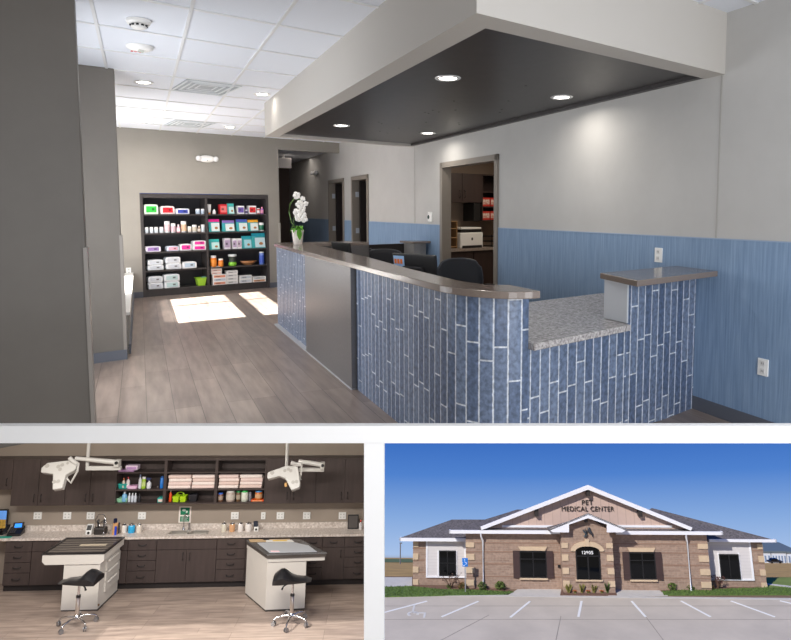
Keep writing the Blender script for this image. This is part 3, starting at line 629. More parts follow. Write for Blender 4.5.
pack('treat_bag','short teal treat bag at the left of the middle shelf','bag',209,219.4,238.2,248.6,z,(60,190,184),(190,226,222),r3,'bag')
pack('medicine_box','slim white box standing left of a pair on the middle shelf','box',224,230,236.6,247.6,z,(224,218,228),(180,160,190),r3,'box')
pack('medicine_box','left slim white box of the pair on the middle shelf','box',232.2,236.6,237,247.4,z,WH,(190,170,200),r3,'box')
pack('medicine_box','right slim white box of the pair on the middle shelf','box',237,241.4,237,247.2,z,WH,(200,180,200),r3,'box')
pack('treat_bag','teal bag left of the largest bag on the middle shelf','bag',242,251.6,234.6,247.2,z,(40,170,190),(160,210,220),r3,'bag')
pack('treat_bag','largest teal bag at the right end of the middle shelf','bag',252,265.4,232,247,z,(40,176,200),(200,226,232),r3,'bag')
z = SZ[1]
pack('supplement_bottle','larger orange bottle on the fourth bookcase shelf','jar',210,216.4,254.6,266,z,(240,130,30),(242,150,60),r2,'jar')
pack('supplement_bottle','smaller orange bottle on the fourth bookcase shelf','jar',218,223,257.6,265.6,z,(240,130,30),(242,150,60),r2,'jar')
b0 = on_a(228.6,BA); w = on_a(237,BA)-b0
t = thing('treat_jar','black and lime green jar on the fourth bookcase shelf','jar',FB(BA,b0+w/2,z)@T(0,.1,0),r2)
part('body', MB().lathe([(w*.4,0),(w*.48,.03),(w*.36,.1),(w*.4,.15),(w*.46,.18)]), gl((60,70,64)), t); part('label_band', MB().lathe([(w*.42,.002),(w*.5,.03),(w*.42,.075)]), gl((130,200,60)), t); part('lid', MB().lathe([(w*.5,.18),(w*.5,.215),(w*.4,.22)]), gl((226,230,232)), t)
b0 = on_a(241,BA); w = on_a(258,BA)-b0
t = thing('wood_bowl','shallow tan wooden bowl on the fourth bookcase shelf','bowl',FB(BA,b0+w/2,z)@T(0,.14,0),r2)
part('bowl', MB().lathe([(w*.2,0),(w*.36,.03),(w*.5,.075),(w*.47,.078),(w*.3,.03),(.001,.02)],sy=.6), gl((186,130,86)), t)
pack('grooming_bottle','tall blue bottle at the right end of the fourth shelf','bottle',259.6,264.4,250.6,263.6,z,(110,140,210),(70,100,200),r2,'tub')
z = SZ[0]
for st,(u0,u1,v1,hs) in enumerate(((210.6,221,277,[]),)): pass
def stack(u0,u1,base,h,n,names,c2s,dy=.03):
    zz = base
    for i in range(n):
        pack('medicine_box',names % ('bottom','second','third','top')[i if i < n-1 else 3],'box',u0+.2*(i%2),u1+.2*(i%2),0,h*55,zz,(234,232,230),c2s[i%len(c2s)],r1,'box',dy); zz += h*1.0
stack(211,224.6,z,.062,3,'%s white and orange box of the wide front stack on the bottom shelf',[(226,150,120),(190,200,214)],.01)
stack(210,220.6,z+.19,.05,3,'%s small box stacked upon the wide orange printed boxes',[(224,190,180)],.04)
stack(225.2,236.4,z,.062,4,'%s plain white box of the tall stack on the bottom shelf',[(206,206,206)],.03)
stack(238.2,250.6,z,.07,2,'%s white box of the short stack right of the tall one',[(200,206,214)],.03)
stack(251.6,264.8,z,.05,2,'%s flat white box at the right end of the bottom shelf',[(214,160,120),(206,212,216)],.03)
# ================================================================== EXAM ROOM (its own level, below and in front)
class Frame:
    def __init__(s, R, c, D, uc, vc, sc, v0):
        cc = lambda k: CAMX*R[0][k]+CAMY*R[1][k]+CAMZ*R[2][k]
        s.x, s.up, s.dep = cc(0).normalized(), cc(1).normalized(), cc(2).normalized()
        s.o = O+(CAMX*c[0]+CAMY*c[1]+CAMZ*c[2])*D + s.up*(-(v0-vc)/sc)
        s.M = Matrix(((s.x.x,s.dep.x,s.up.x,s.o.x),(s.x.y,s.dep.y,s.up.y,s.o.y),(s.x.z,s.dep.z,s.up.z,s.o.z),(0,0,0,1)))
        s.l = s.M.inverted()
    def hit(s, u, v, n, k):                          # sight line against the local plane n.p = k
        a = s.l @ O; d = s.l.to_3x3() @ ray(u, v); n = Vector(n); return a+d*((k-a.dot(n))/d.dot(n))
    def Y(s, u, v, y): p = s.hit(u, v, (0,1,0), y); return p.x, p.z
    def Z(s, u, v, z): p = s.hit(u, v, (0,0,1), z); return p.x, p.y
    def at(s, x, y, z, a=0): return s.M @ T(x,y,z) @ RZ(a)
E = Frame([[0.9958683607879457, 0.015154576384301212, -0.08953517072157911], [-0.025005255199449745, 0.9936230074547959, -0.10994569690941512], [0.08729802514341507, 0.11173029075008693, 0.9898966597251254]],[-0.413,-0.4217,1.0],11.46,182,522,56,580)
XL, XR = -3.75, E.Y(373,520,0)[0]
ew = mat('exam_wall_taupe', (158,146,134), .75, var=.03, vscale=3)
efl = brickmat('exam_wood_plank', (166,149,137), (150,134,124), (116,103,96), 1.4, .17, .003, .37, 'Object', 0, .26, 8, .4, .1, 3, 1, (.25,1.8,1))
struct('floor.001', MB().box(XL,-3.2,-.06,XR,.1,0), efl, M=E.M)
struct('wall_exam_back', MB().box(XL,0,0,XR,.12,3.62), ew, M=E.M)
struct('wall_exam_left', MB().box(XL-.1,-5.2,-.06,XL,.12,3.7), ew, M=E.M)
struct('wall_exam_right', MB().box(XR,-1.6,0,XR+.06,.12,3.7), ew, M=E.M)
struct('ceiling.002', MB().box(XL-.1,-4.5,3.62,XR+.06,.12,3.7), ceil_m, M=E.M)
ecab = mat('exam_cabinet_laminate', (70,60,58), .42, var=.14, vscale=16, stretch=(1,1,.1))
eblk = mat('cabinet_toe_black', (38,33,33), .6)
ecg = mat('exam_counter_granite', (236,228,221), .35, var=.4, vscale=30, rgb2=(176,162,152), detail=8)
CD = -.38; CZ = .9
ex = lambda u, v=560: E.Y(u, v, CD)[0]
def pull(m, x, z, y, L, horiz=True):
    if horiz: m.tube([(x-L/2,y,z+.01),(x-L/2+.01,y-.025,z-.005),(x+L/2-.01,y-.025,z-.005),(x+L/2,y,z+.01)],.006,6)
    else: m.tube([(x,y,z-L/2),(x,y-.025,z-L/2+.012),(x,y-.025,z+L/2-.012),(x,y,z+L/2)],.006,6)
    return m
def base_unit(u0, u1, kind, label, x0=None, x1=None):
    x0 = ex(u0) if x0 is None else x0; x1 = ex(u1) if x1 is None else x1; w = x1-x0
    t = thing('base_cabinet', label, 'cabinet', E.at(x0,CD,0), 'exam room base cabinets')
    m = MB(); m.box(0,.02,.1,w,-CD-.01,CZ-.045 if kind != 'sink' else .72); part('body', m, ecab, t); part('toe_kick', MB().box(.0,.05,0,w,-CD-.01,.1), eblk, t)
    def drawer(a0, a1, z0, z1):
        d = part('drawer', MB().box(a0+.005,0,z0,a1-.005,.02,z1), ecab, t); part('handle', pull(MB(),(a0+a1)/2,(z0+z1)/2,0,.13), black_m, d)
    zs = [.11,.315,.49,.665,.845]
    if kind == 'drawers':
        for i in range(4): drawer(0,w,zs[i]+.004,zs[i+1]-.004)
    elif kind == 'sink':
        part('false_front', MB().box(.005,0,.669,w-.005,.02,.841), ecab, t)
        for k in (0,1):
            d = part('door', MB().box(w/2*k+.004,0,.114,w/2*(k+1)-.004,.02,.661), ecab, t); part('handle', pull(MB(),w/2+(-.06,.06)[k],.55,0,.13,False), black_m, d)
    else:
        drawer(0,w,.669,.841); d = part('door', MB().box(.005,0,.114,w-.005,.02,.661), ecab, t); part('handle', pull(MB(),w*.85,.55,0,.13,False), black_m, d)
    return t
base_unit(4,31,'drawers','four drawer dark base cabinet at the far left of the exam room, below the phone')
base_unit(31,78,'door','dark base cabinet with one drawer over a door, behind the left stool')
base_unit(78,127,'door','dark base cabinet mostly hidden behind the left exam table')
base_unit(127,156,'drawers','four drawer dark base cabinet left of the sink cabinet')
base_unit(156,216,'sink','two door dark sink cabinet midway between the exam tables')
base_unit(216,245,'drawers','four drawer dark base cabinet right of the sink cabinet')
base_unit(245,303,'door','dark base cabinet mostly hidden behind the right exam table')
base_unit(303,322,'drawers','narrow four drawer dark base cabinet just right of the right exam table')
base_unit(322,344,'door','narrow dark base cabinet with a door, second from the right end')
base_unit(344,0,'drawers','four drawer dark base cabinet at the far right end of the exam room', x1=XR-.01)
sx0, sx1 = ex(166,533), ex(206,533)
m = MB(); y0 = CD-.03
m.box(XL+.02,y0,CZ-.04,sx0,-.0,CZ); m.box(sx1,y0,CZ-.04,XR-.005,-.0,CZ); m.box(sx0,y0,CZ-.04,sx1,-.30,CZ); m.box(sx0,-.1,CZ-.04,sx1,0,CZ)
ctp = thing('countertop', 'long speckled stone worktop with backsplash along the exam room wall', 'countertop', E.at(0,0,0))
part('worktop', m, ecg, ctp); part('backsplash', MB().box(XL+.02,-.02,CZ,XR-.005,-.001,CZ+.1), ecg, ctp)
sk = thing('sink', 'steel double bowl sink set into the worktop below the green notice', 'sink', E.at(0,0,0))
m = MB(); 
for a0, a1 in ((sx0,(sx0+sx1)/2-.02),((sx0+sx1)/2+.02,sx1)):
    m.box(a0,-.3,CZ-.08,a1,-.1,CZ-.07); m.box(a0,-.3,CZ-.07,a0+.01,-.1,CZ); m.box(a1-.01,-.3,CZ-.07,a1,-.1,CZ); m.box(a0,-.3,CZ-.07,a1,-.29,CZ); m.box(a0,-.11,CZ-.07,a1,-.1,CZ)
stl = mat('stainless_steel', (206,202,196), .3, .8)
part('bowl', m, stl, sk); m = MB(); m.box(sx0-.015,-.31,CZ,sx1+.015,-.295,CZ+.006); m.box(sx0-.015,-.105,CZ,sx1+.015,-.09,CZ+.006); m.box(sx0-.015,-.31,CZ,sx0+.003,-.09,CZ+.006); m.box(sx1-.003,-.31,CZ,sx1+.015,-.09,CZ+.006); part('rim', m, stl, sk)
x, z = E.Y(183.5,528,-.06)
fc = thing('faucet', 'chrome gooseneck faucet over the sink', 'faucet', E.at(x,-.06,CZ))
m = MB(); m.lathe([(.03,0),(.03,.02),(.016,.04),(.016,.08)]); m.tube([(0,0,.08),(0,0,.22),(.02,-.01,.28),(.05,-.03,.3),(.08,-.06,.27),(.085,-.065,.24)],.011,8); part('spout', m, chrome, fc)
m = MB(); m.lathe([(.026,0),(.026,.02),(.014,.05),(.018,.1),(.01,.13)],.1,0); part('spray_head', m, chrome, fc)
# wall cabinets
UD = -.3; UB = 1.42; UT = 2.22
ux = lambda u: E.Y(u, 482, UD)[0]
def wall_cab(x0, x1, zb, nd, label):
    w = x1-x0; t = thing('wall_cabinet', label, 'cabinet', E.at(x0,UD,zb), 'exam room wall cabinets'); h = UT-zb
    part('body', MB().box(0,.02,0,w,-UD-.002,h), ecab, t)
    for k in range(nd):
        d = part('door', MB().box(w/nd*k+.003,0,.0,w/nd*(k+1)-.003,.02,h-.003), ecab, t); hx = w/nd+(-.06,.06)[k] if nd == 2 else w*.9
        part('handle', pull(MB(),hx,.13,0,.13,False), black_m, d)
wall_cab(XL+.02,ux(12),1.7,1,'short dark wall cabinet at the far left corner of the exam room')
wall_cab(ux(12),ux(66),UB,2,'two door dark wall cabinet behind the left surgical lamp head')
wall_cab(ux(66),ux(115),UB,2,'two door dark wall cabinet left of the open shelves')
wall_cab(ux(266),ux(316),UB,2,'two door dark wall cabinet behind the right surgical lamp')
wall_cab(ux(316),XR-.005,UB,2,'two door dark wall cabinet at the far right of the exam room')
zs1, zs2 = E.Y(190,489.3,UD)[1], E.Y(190,472,UD)[1]
for i, (u0, u1) in enumerate(((115,165),(165,216),(216,266))):
    x0, x1 = ux(u0), ux(u1); w = x1-x0
    t = thing('open_shelf', ('open dark wall shelf unit with teal bin and spray bottles','open dark wall shelf unit with towels above a lime caddy','open dark wall shelf unit with towels above lidded jars')[i], 'shelf', E.at(x0,UD,UB), 'open wall shelves')
    m = MB(); m.box(0,0,0,.025,-UD-.002,UT-UB); m.box(w-.025,0,0,w,-UD-.002,UT-UB); m.box(.025,0,UT-UB-.03,w-.025,-UD-.002,UT-UB); m.box(.025,-UD-.012,0,w-.025,-UD-.002,UT-UB-.03); part('body', m, ecab, t)
    for z in (.025, zs1-UB, zs2-UB): part('shelf', MB().box(.025,.004,z-.022,w-.025,-UD-.014,z), ecab, t)
S0z, S1z, S2z = UB+.025, zs1, zs2
# towels
tw = [mat('towel_%d' % i, c, .95, var=.06, vscale=40, bump=.3) for i, c in enumerate(((236,220,214),(228,206,200),(238,226,220),(222,200,192)))]
for st, (u0, u1, nm) in enumerate(((168,190.4,'first'),(191.8,214.4,'second'),(218.4,238,'third'),(239.8,261.8,'fourth'))):
    x0, x1 = ux(u0), ux(u1); H = (zs2-.022-zs1)*.86
    for k in range(4):
        h = H/4*.97; d = .006*((k*7+st*3)%3-1); m = MB()
        prof = []
        for j in range(9):
            q = -PI/2+PI*j/8; prof.append((-.0-.03*math.cos(q)*.9, h/2+h/2*math.sin(q)))
        m.prismx(prof+[(.2,h),(.2,0)], 0, x1-x0)
        t = solo('towel', m, tw[(k+st)%4], '%s folded pale pink towel of the %s towel stack from the left' % (('bottom','second','third','top')[k], nm), 'towel', E.at(x0+d,UD+.05,S1z+H/4*k), 'folded towels on the open shelves', bevel=.006)
# small goods: base pixel columns, height in pixels
def good(n, lab, cat, u0, u1, hpx, z, kind, c, c2, y=UD+.1, grp='goods on the exam room shelves', vmid=None):
    vv = vmid or {S0z:500,S1z:485,S2z:469}.get(z, 526); x0, x1 = E.Y(u0,vv,y)[0], E.Y(u1,vv,y)[0]; w = x1-x0; h = hpx/57.0
    t = thing(n, lab, cat, E.at(x0+w/2,y,z), grp); r = w/2
    if kind == 'bottle':
        part('body', MB().lathe([(r*.9,0),(r,.01),(r,h*.62),(r*.4,h*.76),(r*.36,h*.8)]), gl(c), t); part('cap', MB().lathe([(r*.42,h*.8),(r*.42,h*.97),(r*.2,h)]), gl(c2), t)
    elif kind == 'can':
        part('body', MB().lathe([(r*.95,0),(r,.01),(r,h*.84),(r*.7,h*.88)]), gl(c), t); part('cap', MB().lathe([(r*.75,h*.88),(r*.75,h*.98),(r*.6,h)]), gl(c2), t)
    elif kind == 'spray':
        part('body', MB().lathe([(r*.9,0),(r,.01),(r,h*.5),(r*.35,h*.66),(r*.3,h*.76)]), gl(c), t)
        m = MB(); m.box(-r*1.1,-.02,h*.84,r*.7,.02,h); m.box(-r*.3,-.015,h*.74,r*.35,.015,h*.86); m.box(-r*.7,-.008,h*.68,-r*.5,.008,h*.86); part('trigger', m, gl(c2), t)
    elif kind == 'jar':
        part('body', MB().lathe([(r*.9,0),(r,.012),(r,h*.8),(r*.8,h*.86)]), gl(c), t); part('lid', MB().lathe([(r*.9,h*.84),(r*.9,h*.97),(r*.8,h)]), gl(c2), t)
        part('label_band', MB().lathe([(r*1.01,h*.2),(r*1.02,h*.22),(r*1.02,h*.6),(r*1.01,h*.62)]), gl(tuple(min(255,int(a*.5+b*.5)) for a,b in zip(c,(225,225,215)))), t)
    elif kind == 'bin':
        me = frustum(MB(),w,.14,h,w*.08).mesh('x'); me.transform(T(-r,-.03,0)); part('bin', me, gl(c), t); part('rim', MB().box(-r-.004,-.034,h-.012,r+.004,-.028,h), gl(c2), t)
    elif kind == 'box':
        part('carton', MB().box(-r,-.05,0,r,.08,h), gl(c), t, bevel=.004); part('printed_panel', MB().box(-r*.8,-.0525,h*.15,r*.8,-.049,h*.7), gl(c2), t)
    return t
good('folder','flat lilac folder on the top left open shelf','folder',116,135,1.4,S2z,'box',(196,150,200),(214,170,214))
good('carton','white and lilac carton lying upon the flat lilac folder','box',122.6,134.6,4.6,S2z+.026,'box',(226,206,226),(190,150,200))
good('storage_bin','teal bin of bottles on the middle left open shelf','bin',118.6,128,5,S1z,'bin',(40,160,150),(60,180,170))
good('small_bottle','orange and white bottle standing in the teal bin','bottle',119.2,122.2,10,S1z+.012,'bottle',(232,214,200),(226,120,70))
good('small_bottle','white bottle with red cap standing in the teal bin','bottle',123.4,126.8,11,S1z+.012,'bottle',(236,230,232),(190,50,60))
good('soft_pack','lilac soft pack right of the teal bin','pack',128.6,137.6,3,S1z,'box',(220,170,206),(232,200,222))
good('spray_bottle','tall white bottle with blue label left of the lime labelled one','bottle',138.4,141.4,14,S1z,'bottle',(224,228,236),(120,130,160))
good('spray_bottle','white bottle with a lime green label on the middle left shelf','bottle',141.6,145.6,11.5,S1z,'jar',(170,210,60),(240,240,240))
good('spray_bottle','white trigger spray bottle with a navy head','bottle',146.8,151.2,10.5,S1z,'spray',(226,228,234),(60,70,120))
good('tape_roll','small dark roll beside the tall blue can','roll',156.6,159,2.6,S1z,'can',(70,60,58),(60,50,50))
good('spray_can','tall blue can at the right end of the middle left shelf','can',160,163.8,12,S1z,'can',(30,120,210),(20,90,170))
good('soap_tray','pale green tray at the left end of the bottom left open shelf','tray',117,127.6,3.8,S0z,'bin',(150,210,170),(170,224,190))
good('spray_bottle','pale blue bottle standing in the pale green tray','bottle',120,125,10,S0z+.012,'bottle',(120,180,220),(226,232,240))
for k, (a, b) in enumerate(((127.8,130.4),(131,133.6),(134,136.6))): good('dropper_bottle','%s of three small clear bottles beside the pale green tray' % ('left','middle','right')[k],'bottle',a,b,9,S0z,'bottle',(206,212,222),(236,238,242))
good('dark_bottle','slim black bottle right of the three clear bottles','bottle',138,140.6,8,S0z,'bottle',(40,40,46),(30,30,34))
good('rolled_bandage','teal and white bandage roll at the right end of the bottom left shelf','bandage',158.4,165,4.6,S0z,'box',(50,170,160),(230,210,200))
good('marker_bottle','orange and white bottle left of the lime caddy','bottle',168.8,171.6,12,S0z,'bottle',(236,90,40),(240,236,230))
x0, x1 = E.Y(173,500,UD+.1)[0], E.Y(186.2,500,UD+.1)[0]; w = x1-x0
t = thing('caddy', 'lime green carry caddy on the bottom open shelf', 'caddy', E.at(x0,UD+.06,S0z), 'goods on the exam room shelves')
for k in (0,1):
    me = frustum(MB(),w*.47,.15,.1,.01).mesh('x'); me.transform(T(w*.53*k,0,0)); part('bin', me, gl((176,214,30)), t)
part('handle', MB().tube([(w*.2,.07,.09)]+[(w*.5-w*.3*math.cos(PI*k/8),.07,.1+.06*math.sin(PI*k/8)) for k in range(9)]+[(w*.8,.07,.09)],.012,8), gl((160,200,30)), t)
good('black_bin','small black bin with a white label right of the lime caddy','bin',188.8,197,7,S0z,'bin',(34,34,40),(50,50,58))
good('lidded_jar','small brown jar with a blue lid on the bottom right open shelf','jar',218,223,8.6,S0z,'jar',(120,84,64),(60,110,210))
good('treat_jar','large jar of mixed treats on the bottom right open shelf','jar',226,235,11,S0z,'jar',(176,160,150),(200,196,190))
good('lidded_jar','slim brown jar with a green lid beside the large treat jar','jar',236,240.4,10.6,S0z,'jar',(110,84,60),(40,140,80))
good('lidded_jar','wide white jar with a bright green lid','jar',241.2,248,11,S0z,'jar',(210,214,200),(50,180,80))
good('grey_cup','grey cup between the green lidded jar and the orange jar','cup',248.6,251.4,9,S0z,'can',(120,116,124),(130,126,134))
good('food_tray','flat orange tray under the orange jar','tray',251.6,264,1.6,S0z,'box',(236,90,30),(240,170,120))
good('lidded_jar','orange brown jar with a blue lid standing on the flat orange tray','jar',253.6,261,9,S0z+.03,'jar',(200,110,40),(50,130,190))
# outlets and notice
for u, n, lab in ((38,2,'double outlet at far left above the phone'),(67.5,2,'double outlet second from the left, behind the left exam table'),(91,2,'double outlet third from the left, behind the dark apparatus with a chrome cable'),(142.2,2,'double outlet above the white lidded jar left of the sink'),(235,2,'double outlet above the tan lidded jar right of the sink'),(263.4,1,'narrow single outlet right of the small meter'),(280.5,2,'double outlet above the clipboard of the right exam table'),(306.8,2,'double outlet right of the right exam table'),(342.4,2,'double outlet beside the black framed panel')):
    x, z = E.Y(u,515.5,0); outlet(E.at(x,0,z), 'white '+lab, 'exam room outlets', n, .08, .125)
x, z = E.Y(185,514.5,0)
t = thing('notice', 'green and white notice on the wall above the sink', 'notice', E.at(x,0,z))
part('sheet', MB().box(-.11,-.004,-.145,.11,0,.145), C((236,226,220), .8), t)
gm = C((20,120,86), .8)
part('upper_panel', MB().box(-.082,-.006,-.005,.082,-.003,.125), gm, t)
part('lower_panel', MB().box(-.082,-.006,-.125,.082,-.003,-.03), gm, t)
m = MB(); m.ball((-.02,-.0065,.08),.035,.002,.022); m.ball((.03,-.0065,.05),.02,.002,.02)
for k in range(4): m.box(-.06,-.0075,-.115+.022*k,.06-.02*(k%2),-.0055,-.107+.022*k)
part('print', m, C((210,226,214), .8), t)
# things on the worktop
gsp = 'things on the exam room worktop'
x, y = E.Z(21,530.5,CZ)
t = thing('desk_phone', 'black desk phone with a lit blue display on the worktop', 'phone', E.at(x,-.2,CZ,.15), gsp)
m = MB(); m.prismx([(-.1,0),(.1,0),(.1,.12),(-.1,.035)],-.07,.15); part('base', m, black_m, t, bevel=.006)
m = MB(); m.prismx([(-.09,.045),(.1,.13),(.1,.16),(-.09,.075)],-.15,-.085); part('handset', m, black_m, t, bevel=.012)
m = MB(); m.hexa([(-.03,.02,.095),(.14,.02,.095),(.14,.05,.1),(-.03,.05,.1),(-.03,.05,.19),(.14,.05,.19),(.14,.07,.19),(-.03,.07,.19)]); s = part('display_housing', m, black_m, t)
m = MB(); m.hexa([(.0,.023,.115),(.11,.023,.115),(.11,.03,.115),(0,.03,.115),(0,.044,.175),(.11,.044,.175),(.11,.05,.175),(0,.05,.175)]); part('screen', m, mat('phone_blue', (40,130,235), .3, emit=1.2), s)
m = MB()
for i in range(3):
    for j in range(4): q = -.06+.033*j; m.box(-.05+.035*i,q,.054+.0142*j*.95,-.028+.035*i,q+.02,.063+.0142*j+.004)
k_ = part('keypad', m, C((70,70,74)), t); k_['kind'] = 'stuff'
solo('mouse_pad', MB().box(-.12,-.05,0,.12,.05,.006), C((40,160,140), .8), 'green and teal mat in front of the desk phone', 'mat', E.at(E.Z(13,533,CZ)[0]-.02,-.33,CZ,.1), gsp)
solo('computer_mouse', MB().ball((0,0,.018),.035,.05,.022), black_m, 'black mouse left of the green mat', 'mouse', E.at(E.Z(4.5,532.5,CZ)[0],-.3,CZ), gsp)
x, z = E.Y(-1,517,-.15)
t = thing('computer_monitor', 'monitor showing a blue sky and rocks at the far left edge', 'monitor', E.at(x,-.15,CZ), gsp)
part('casing', MB().box(-.26,0,.08,.14,.03,.42), black_m, t); part('stand', MB().box(-.12,-.06,0,.12,.08,.02).box(-.04,.03,.01,.04,.05,.2), black_m, t)
part('screen_scene', MB().box(-.245,-.006,.1,.125,-.003,.25), mat('screen_rocks', (190,150,60), .4, emit=.25, var=.6, vscale=22, rgb2=(60,54,40)), t)
scm = mat('wallpaper_screen', (90,140,210), .4, emit=.5, var=.3, vscale=6); part('screen', MB().box(-.245,-.004,.1,.125,.001,.4), scm, t)
def at_c(u, v, y): return E.Y(u, v, y)[0]
x = at_c(90,527,-.2); t = thing('pump_unit', 'small white device with a black dial beside the left exam table faucet', 'device', E.at(x,-.2,CZ), gsp)
part('housing', MB().prismx([(-.05,0),(.05,0),(.05,.16),(.0,.16),(-.05,.06)],-.05,.05), whiteplastic, t, bevel=.005); part('dial', MB().cyl((0,-.056,.03),(0,-.048,.03),.022), black_m, t); part('panel', MB().hexa([(-.04,-.046,.075),(.04,-.046,.075),(.04,-.04,.08),(-.04,-.04,.08),(-.04,-.008,.15),(.04,-.008,.15),(.04,0,.15),(-.04,0,.15)]), black_m, t)
x = at_c(101,527,-.22); t = thing('countertop_apparatus', 'dark countertop apparatus with an arched chrome cable behind the left exam table', 'apparatus', E.at(x,-.22,CZ), gsp)
part('base', MB().box(-.1,-.06,0,.1,.06,.12), C((52,48,46), .4), t, bevel=.02)
for s in (-1,1): part('post', MB().cyl((s*.05,0,.1),(s*.05,0,.25),.014).ball((s*.05,-.015,.22),.026,.026,.032), C((86,84,84), .25, .6), t)
part('cable', MB().tube([(-.09,0,.08),(-.1,0,.25),(-.05,0,.34),(.03,0,.34),(.08,-.02,.26),(.1,-.04,.17)],.008,6), chrome, t)
x = at_c(116,529,-.24); t = thing('tool_block', 'wooden block with navy tool and a blue handled brush', 'block', E.at(x,-.24,CZ), gsp)
part('block', MB().prismx([(-.04,0),(.05,0),(.08,.16),(-.01,.2)],-.05,.03), C((200,150,100), .6), t); part('tool', MB().cyl((-.03,.02,.18),(-.02,.0,.26),.03), C((26,36,70), .5), t); part('brush_handle', MB().box(.0,-.06,.0,.03,-.045,.15), C((20,70,210), .4), t); part('clip', MB().cyl((.06,-.02,.02),(.05,0,.2),.012), C((40,44,60), .3), t)
def djar(u0, u1, c, lab, hpx=9.5):
    x0, x1 = at_c(u0,526,-.16), at_c(u1,526,-.16); r = (x1-x0)/2; h = hpx/57
    t = thing('lidded_jar', lab, 'jar', E.at((x0+x1)/2,-.16,CZ), gsp)
    part('glass', MB().lathe([(r*.92,0),(r,.01),(r,h*.72),(r*.8,h*.8)]), mat('jar_fill_%d_%d_%d' % c, c, .25, coat=.6), t); l = part('lid', MB().lathe([(r*.86,h*.8),(r*.9,h*.86),(r*.3,h*.9)]), chrome, t); part('knob', MB().ball((0,0,h*.95),r*.24,r*.24,h*.06), chrome, l)
djar(121.6,127,(232,226,218),'white lidded jar left of the blue jar'); djar(128.4,135,(40,170,226),'bright blue lidded jar on the worktop'); djar(136.4,142,(226,216,204),'white lidded jar right of the blue jar')
djar(221.4,226.8,(220,214,198),'cream lidded jar, first of four right of the sink'); djar(229.4,235.2,(214,164,120),'tan lidded jar, second of four right of the sink'); djar(238,243.2,(238,232,228),'white lidded jar, third of four right of the sink'); djar(245.4,251.8,(236,230,226),'wide white lidded jar, fourth of four right of the sink')
x = at_c(256.4,528,-.16); t = thing('small_meter', 'small white meter with a tilted dark screen right of the jars', 'device', E.at(x,-.16,CZ), gsp)
part('base', MB().box(-.04,-.03,0,.04,.05,.08), whiteplastic, t, bevel=.006); part('dial', MB().cyl((0,-.036,.035),(0,-.028,.035),.02), black_m, t); part('head', MB().hexa([(-.045,-.02,.08),(.02,-.02,.08),(.03,.02,.08),(-.04,.02,.08),(-.06,.0,.17),(.01,0,.17),(.02,.03,.17),(-.05,.03,.17)]), C((40,46,60), .3), t)
x = at_c(353,525,-.12); t = thing('framed_panel', 'black framed dark panel leaning at the right end of the worktop', 'frame', E.at(x,-.12,CZ)@Matrix.Rotation(-.15,4,'X'), gsp)
part('frame', MB().box(-.1,0,0,-.085,.02,.25).box(.085,0,0,.1,.02,.25).box(-.085,0,0,.085,.02,.02).box(-.085,0,.23,.085,.02,.25), black_m, t); part('panel', MB().box(-.085,.006,.02,.085,.014,.23), C((86,80,78), .5), t)
good('sanitizer_bottle','white bottle with a red cap at the far right of the worktop','bottle',359,362.4,9.5,CZ,'bottle',(226,224,226),(214,50,40),-.14,gsp,526)
# exam tables
yT = E.Z(108,611.5,0)[1]; TZ = E.Y(105,553,yT)[1]
etw = mat('exam_table_cream', (212,208,201), .4)
c = [E.Z(u,v,TZ) for u,v in ((62,535),(125,535),(105,553),(45,553))]
xa = .15*c[0][0]+.85*c[3][0]; xb = .4*c[1][0]+.6*c[2][0]; yf = (c[2][1]+c[3][1])/2; yk = CD-.035
t = thing('exam_table', 'cream wet exam table with dark slatted basin top, left of the sink', 'exam table', E.at(xa,yf,0), 'exam tables')
W, L = xb-xa, yk-yf
part('apron', MB().prismy([(0,TZ-.02),(0,TZ-.13),(.05,TZ-.18),(W-.06,TZ-.18),(W,TZ-.13),(W,TZ-.02)],.0,L), etw, t)
m = MB(); m.box(-.01,-.01,TZ-.02,W+.01,.03,TZ); m.box(-.01,L-.04,TZ-.02,W+.01,L,TZ); m.box(-.01,.03,TZ-.02,.03,L-.04,TZ); m.box(W-.03,.03,TZ-.02,W+.01,L-.04,TZ)
part('top_rim', m, C((60,58,60), .3, .6), t)
part('basin', MB().box(.03,.03,TZ-.02,W-.03,L-.04,TZ-.012), C((120,112,104), .4), t)
m = MB()
for k in range(7): y = .05+(L-.12)*k/6; m.box(.035,y,TZ-.012,W-.035,y+.03,TZ-.006)
part('slatted_rack', m, C((84,78,76), .4, .3), t)
part('cream_board', MB().box(W*.42,L*.45,TZ-.006,W*.86,L*.55,TZ), C((206,192,170), .5), t, label='cream board lying in the rack')
bx0, bx1 = E.Z(68,605,0)[0]-xa, W-.06
part('cabinet', MB().box(bx0,L*.02,.02,bx1,L,TZ-.18), etw, t); part('base_trim', MB().box(bx0,L*.03,0,bx1+.012,L,.02), C((60,56,54)), t); part('side_return', MB().box(bx0-.1,L*.4,.12,bx0,L,TZ-.18), etw, t)
for k in range(3):
    d = part('drawer', MB().box(bx1,L*.3,.2+.17*k,bx1+.02,L*.98,.35+.17*k), etw, t); part('handle', MB().box(bx1+.02,L*.4,.325+.17*k,bx1+.035,L*.85,.343+.17*k), C((240,238,232), .3), d)
part('castor_lock', MB().cyl((bx1,L*.05,.08),(bx1+.02,L*.05,.08),.015), C((120,90,60)), t)
x, y = (E.Z(101,533,TZ))
t2 = thing('table_faucet', 'chrome faucet at the back edge of the left exam table', 'faucet', E.at(at_c(103,532,CD+.06),CD+.09,CZ))
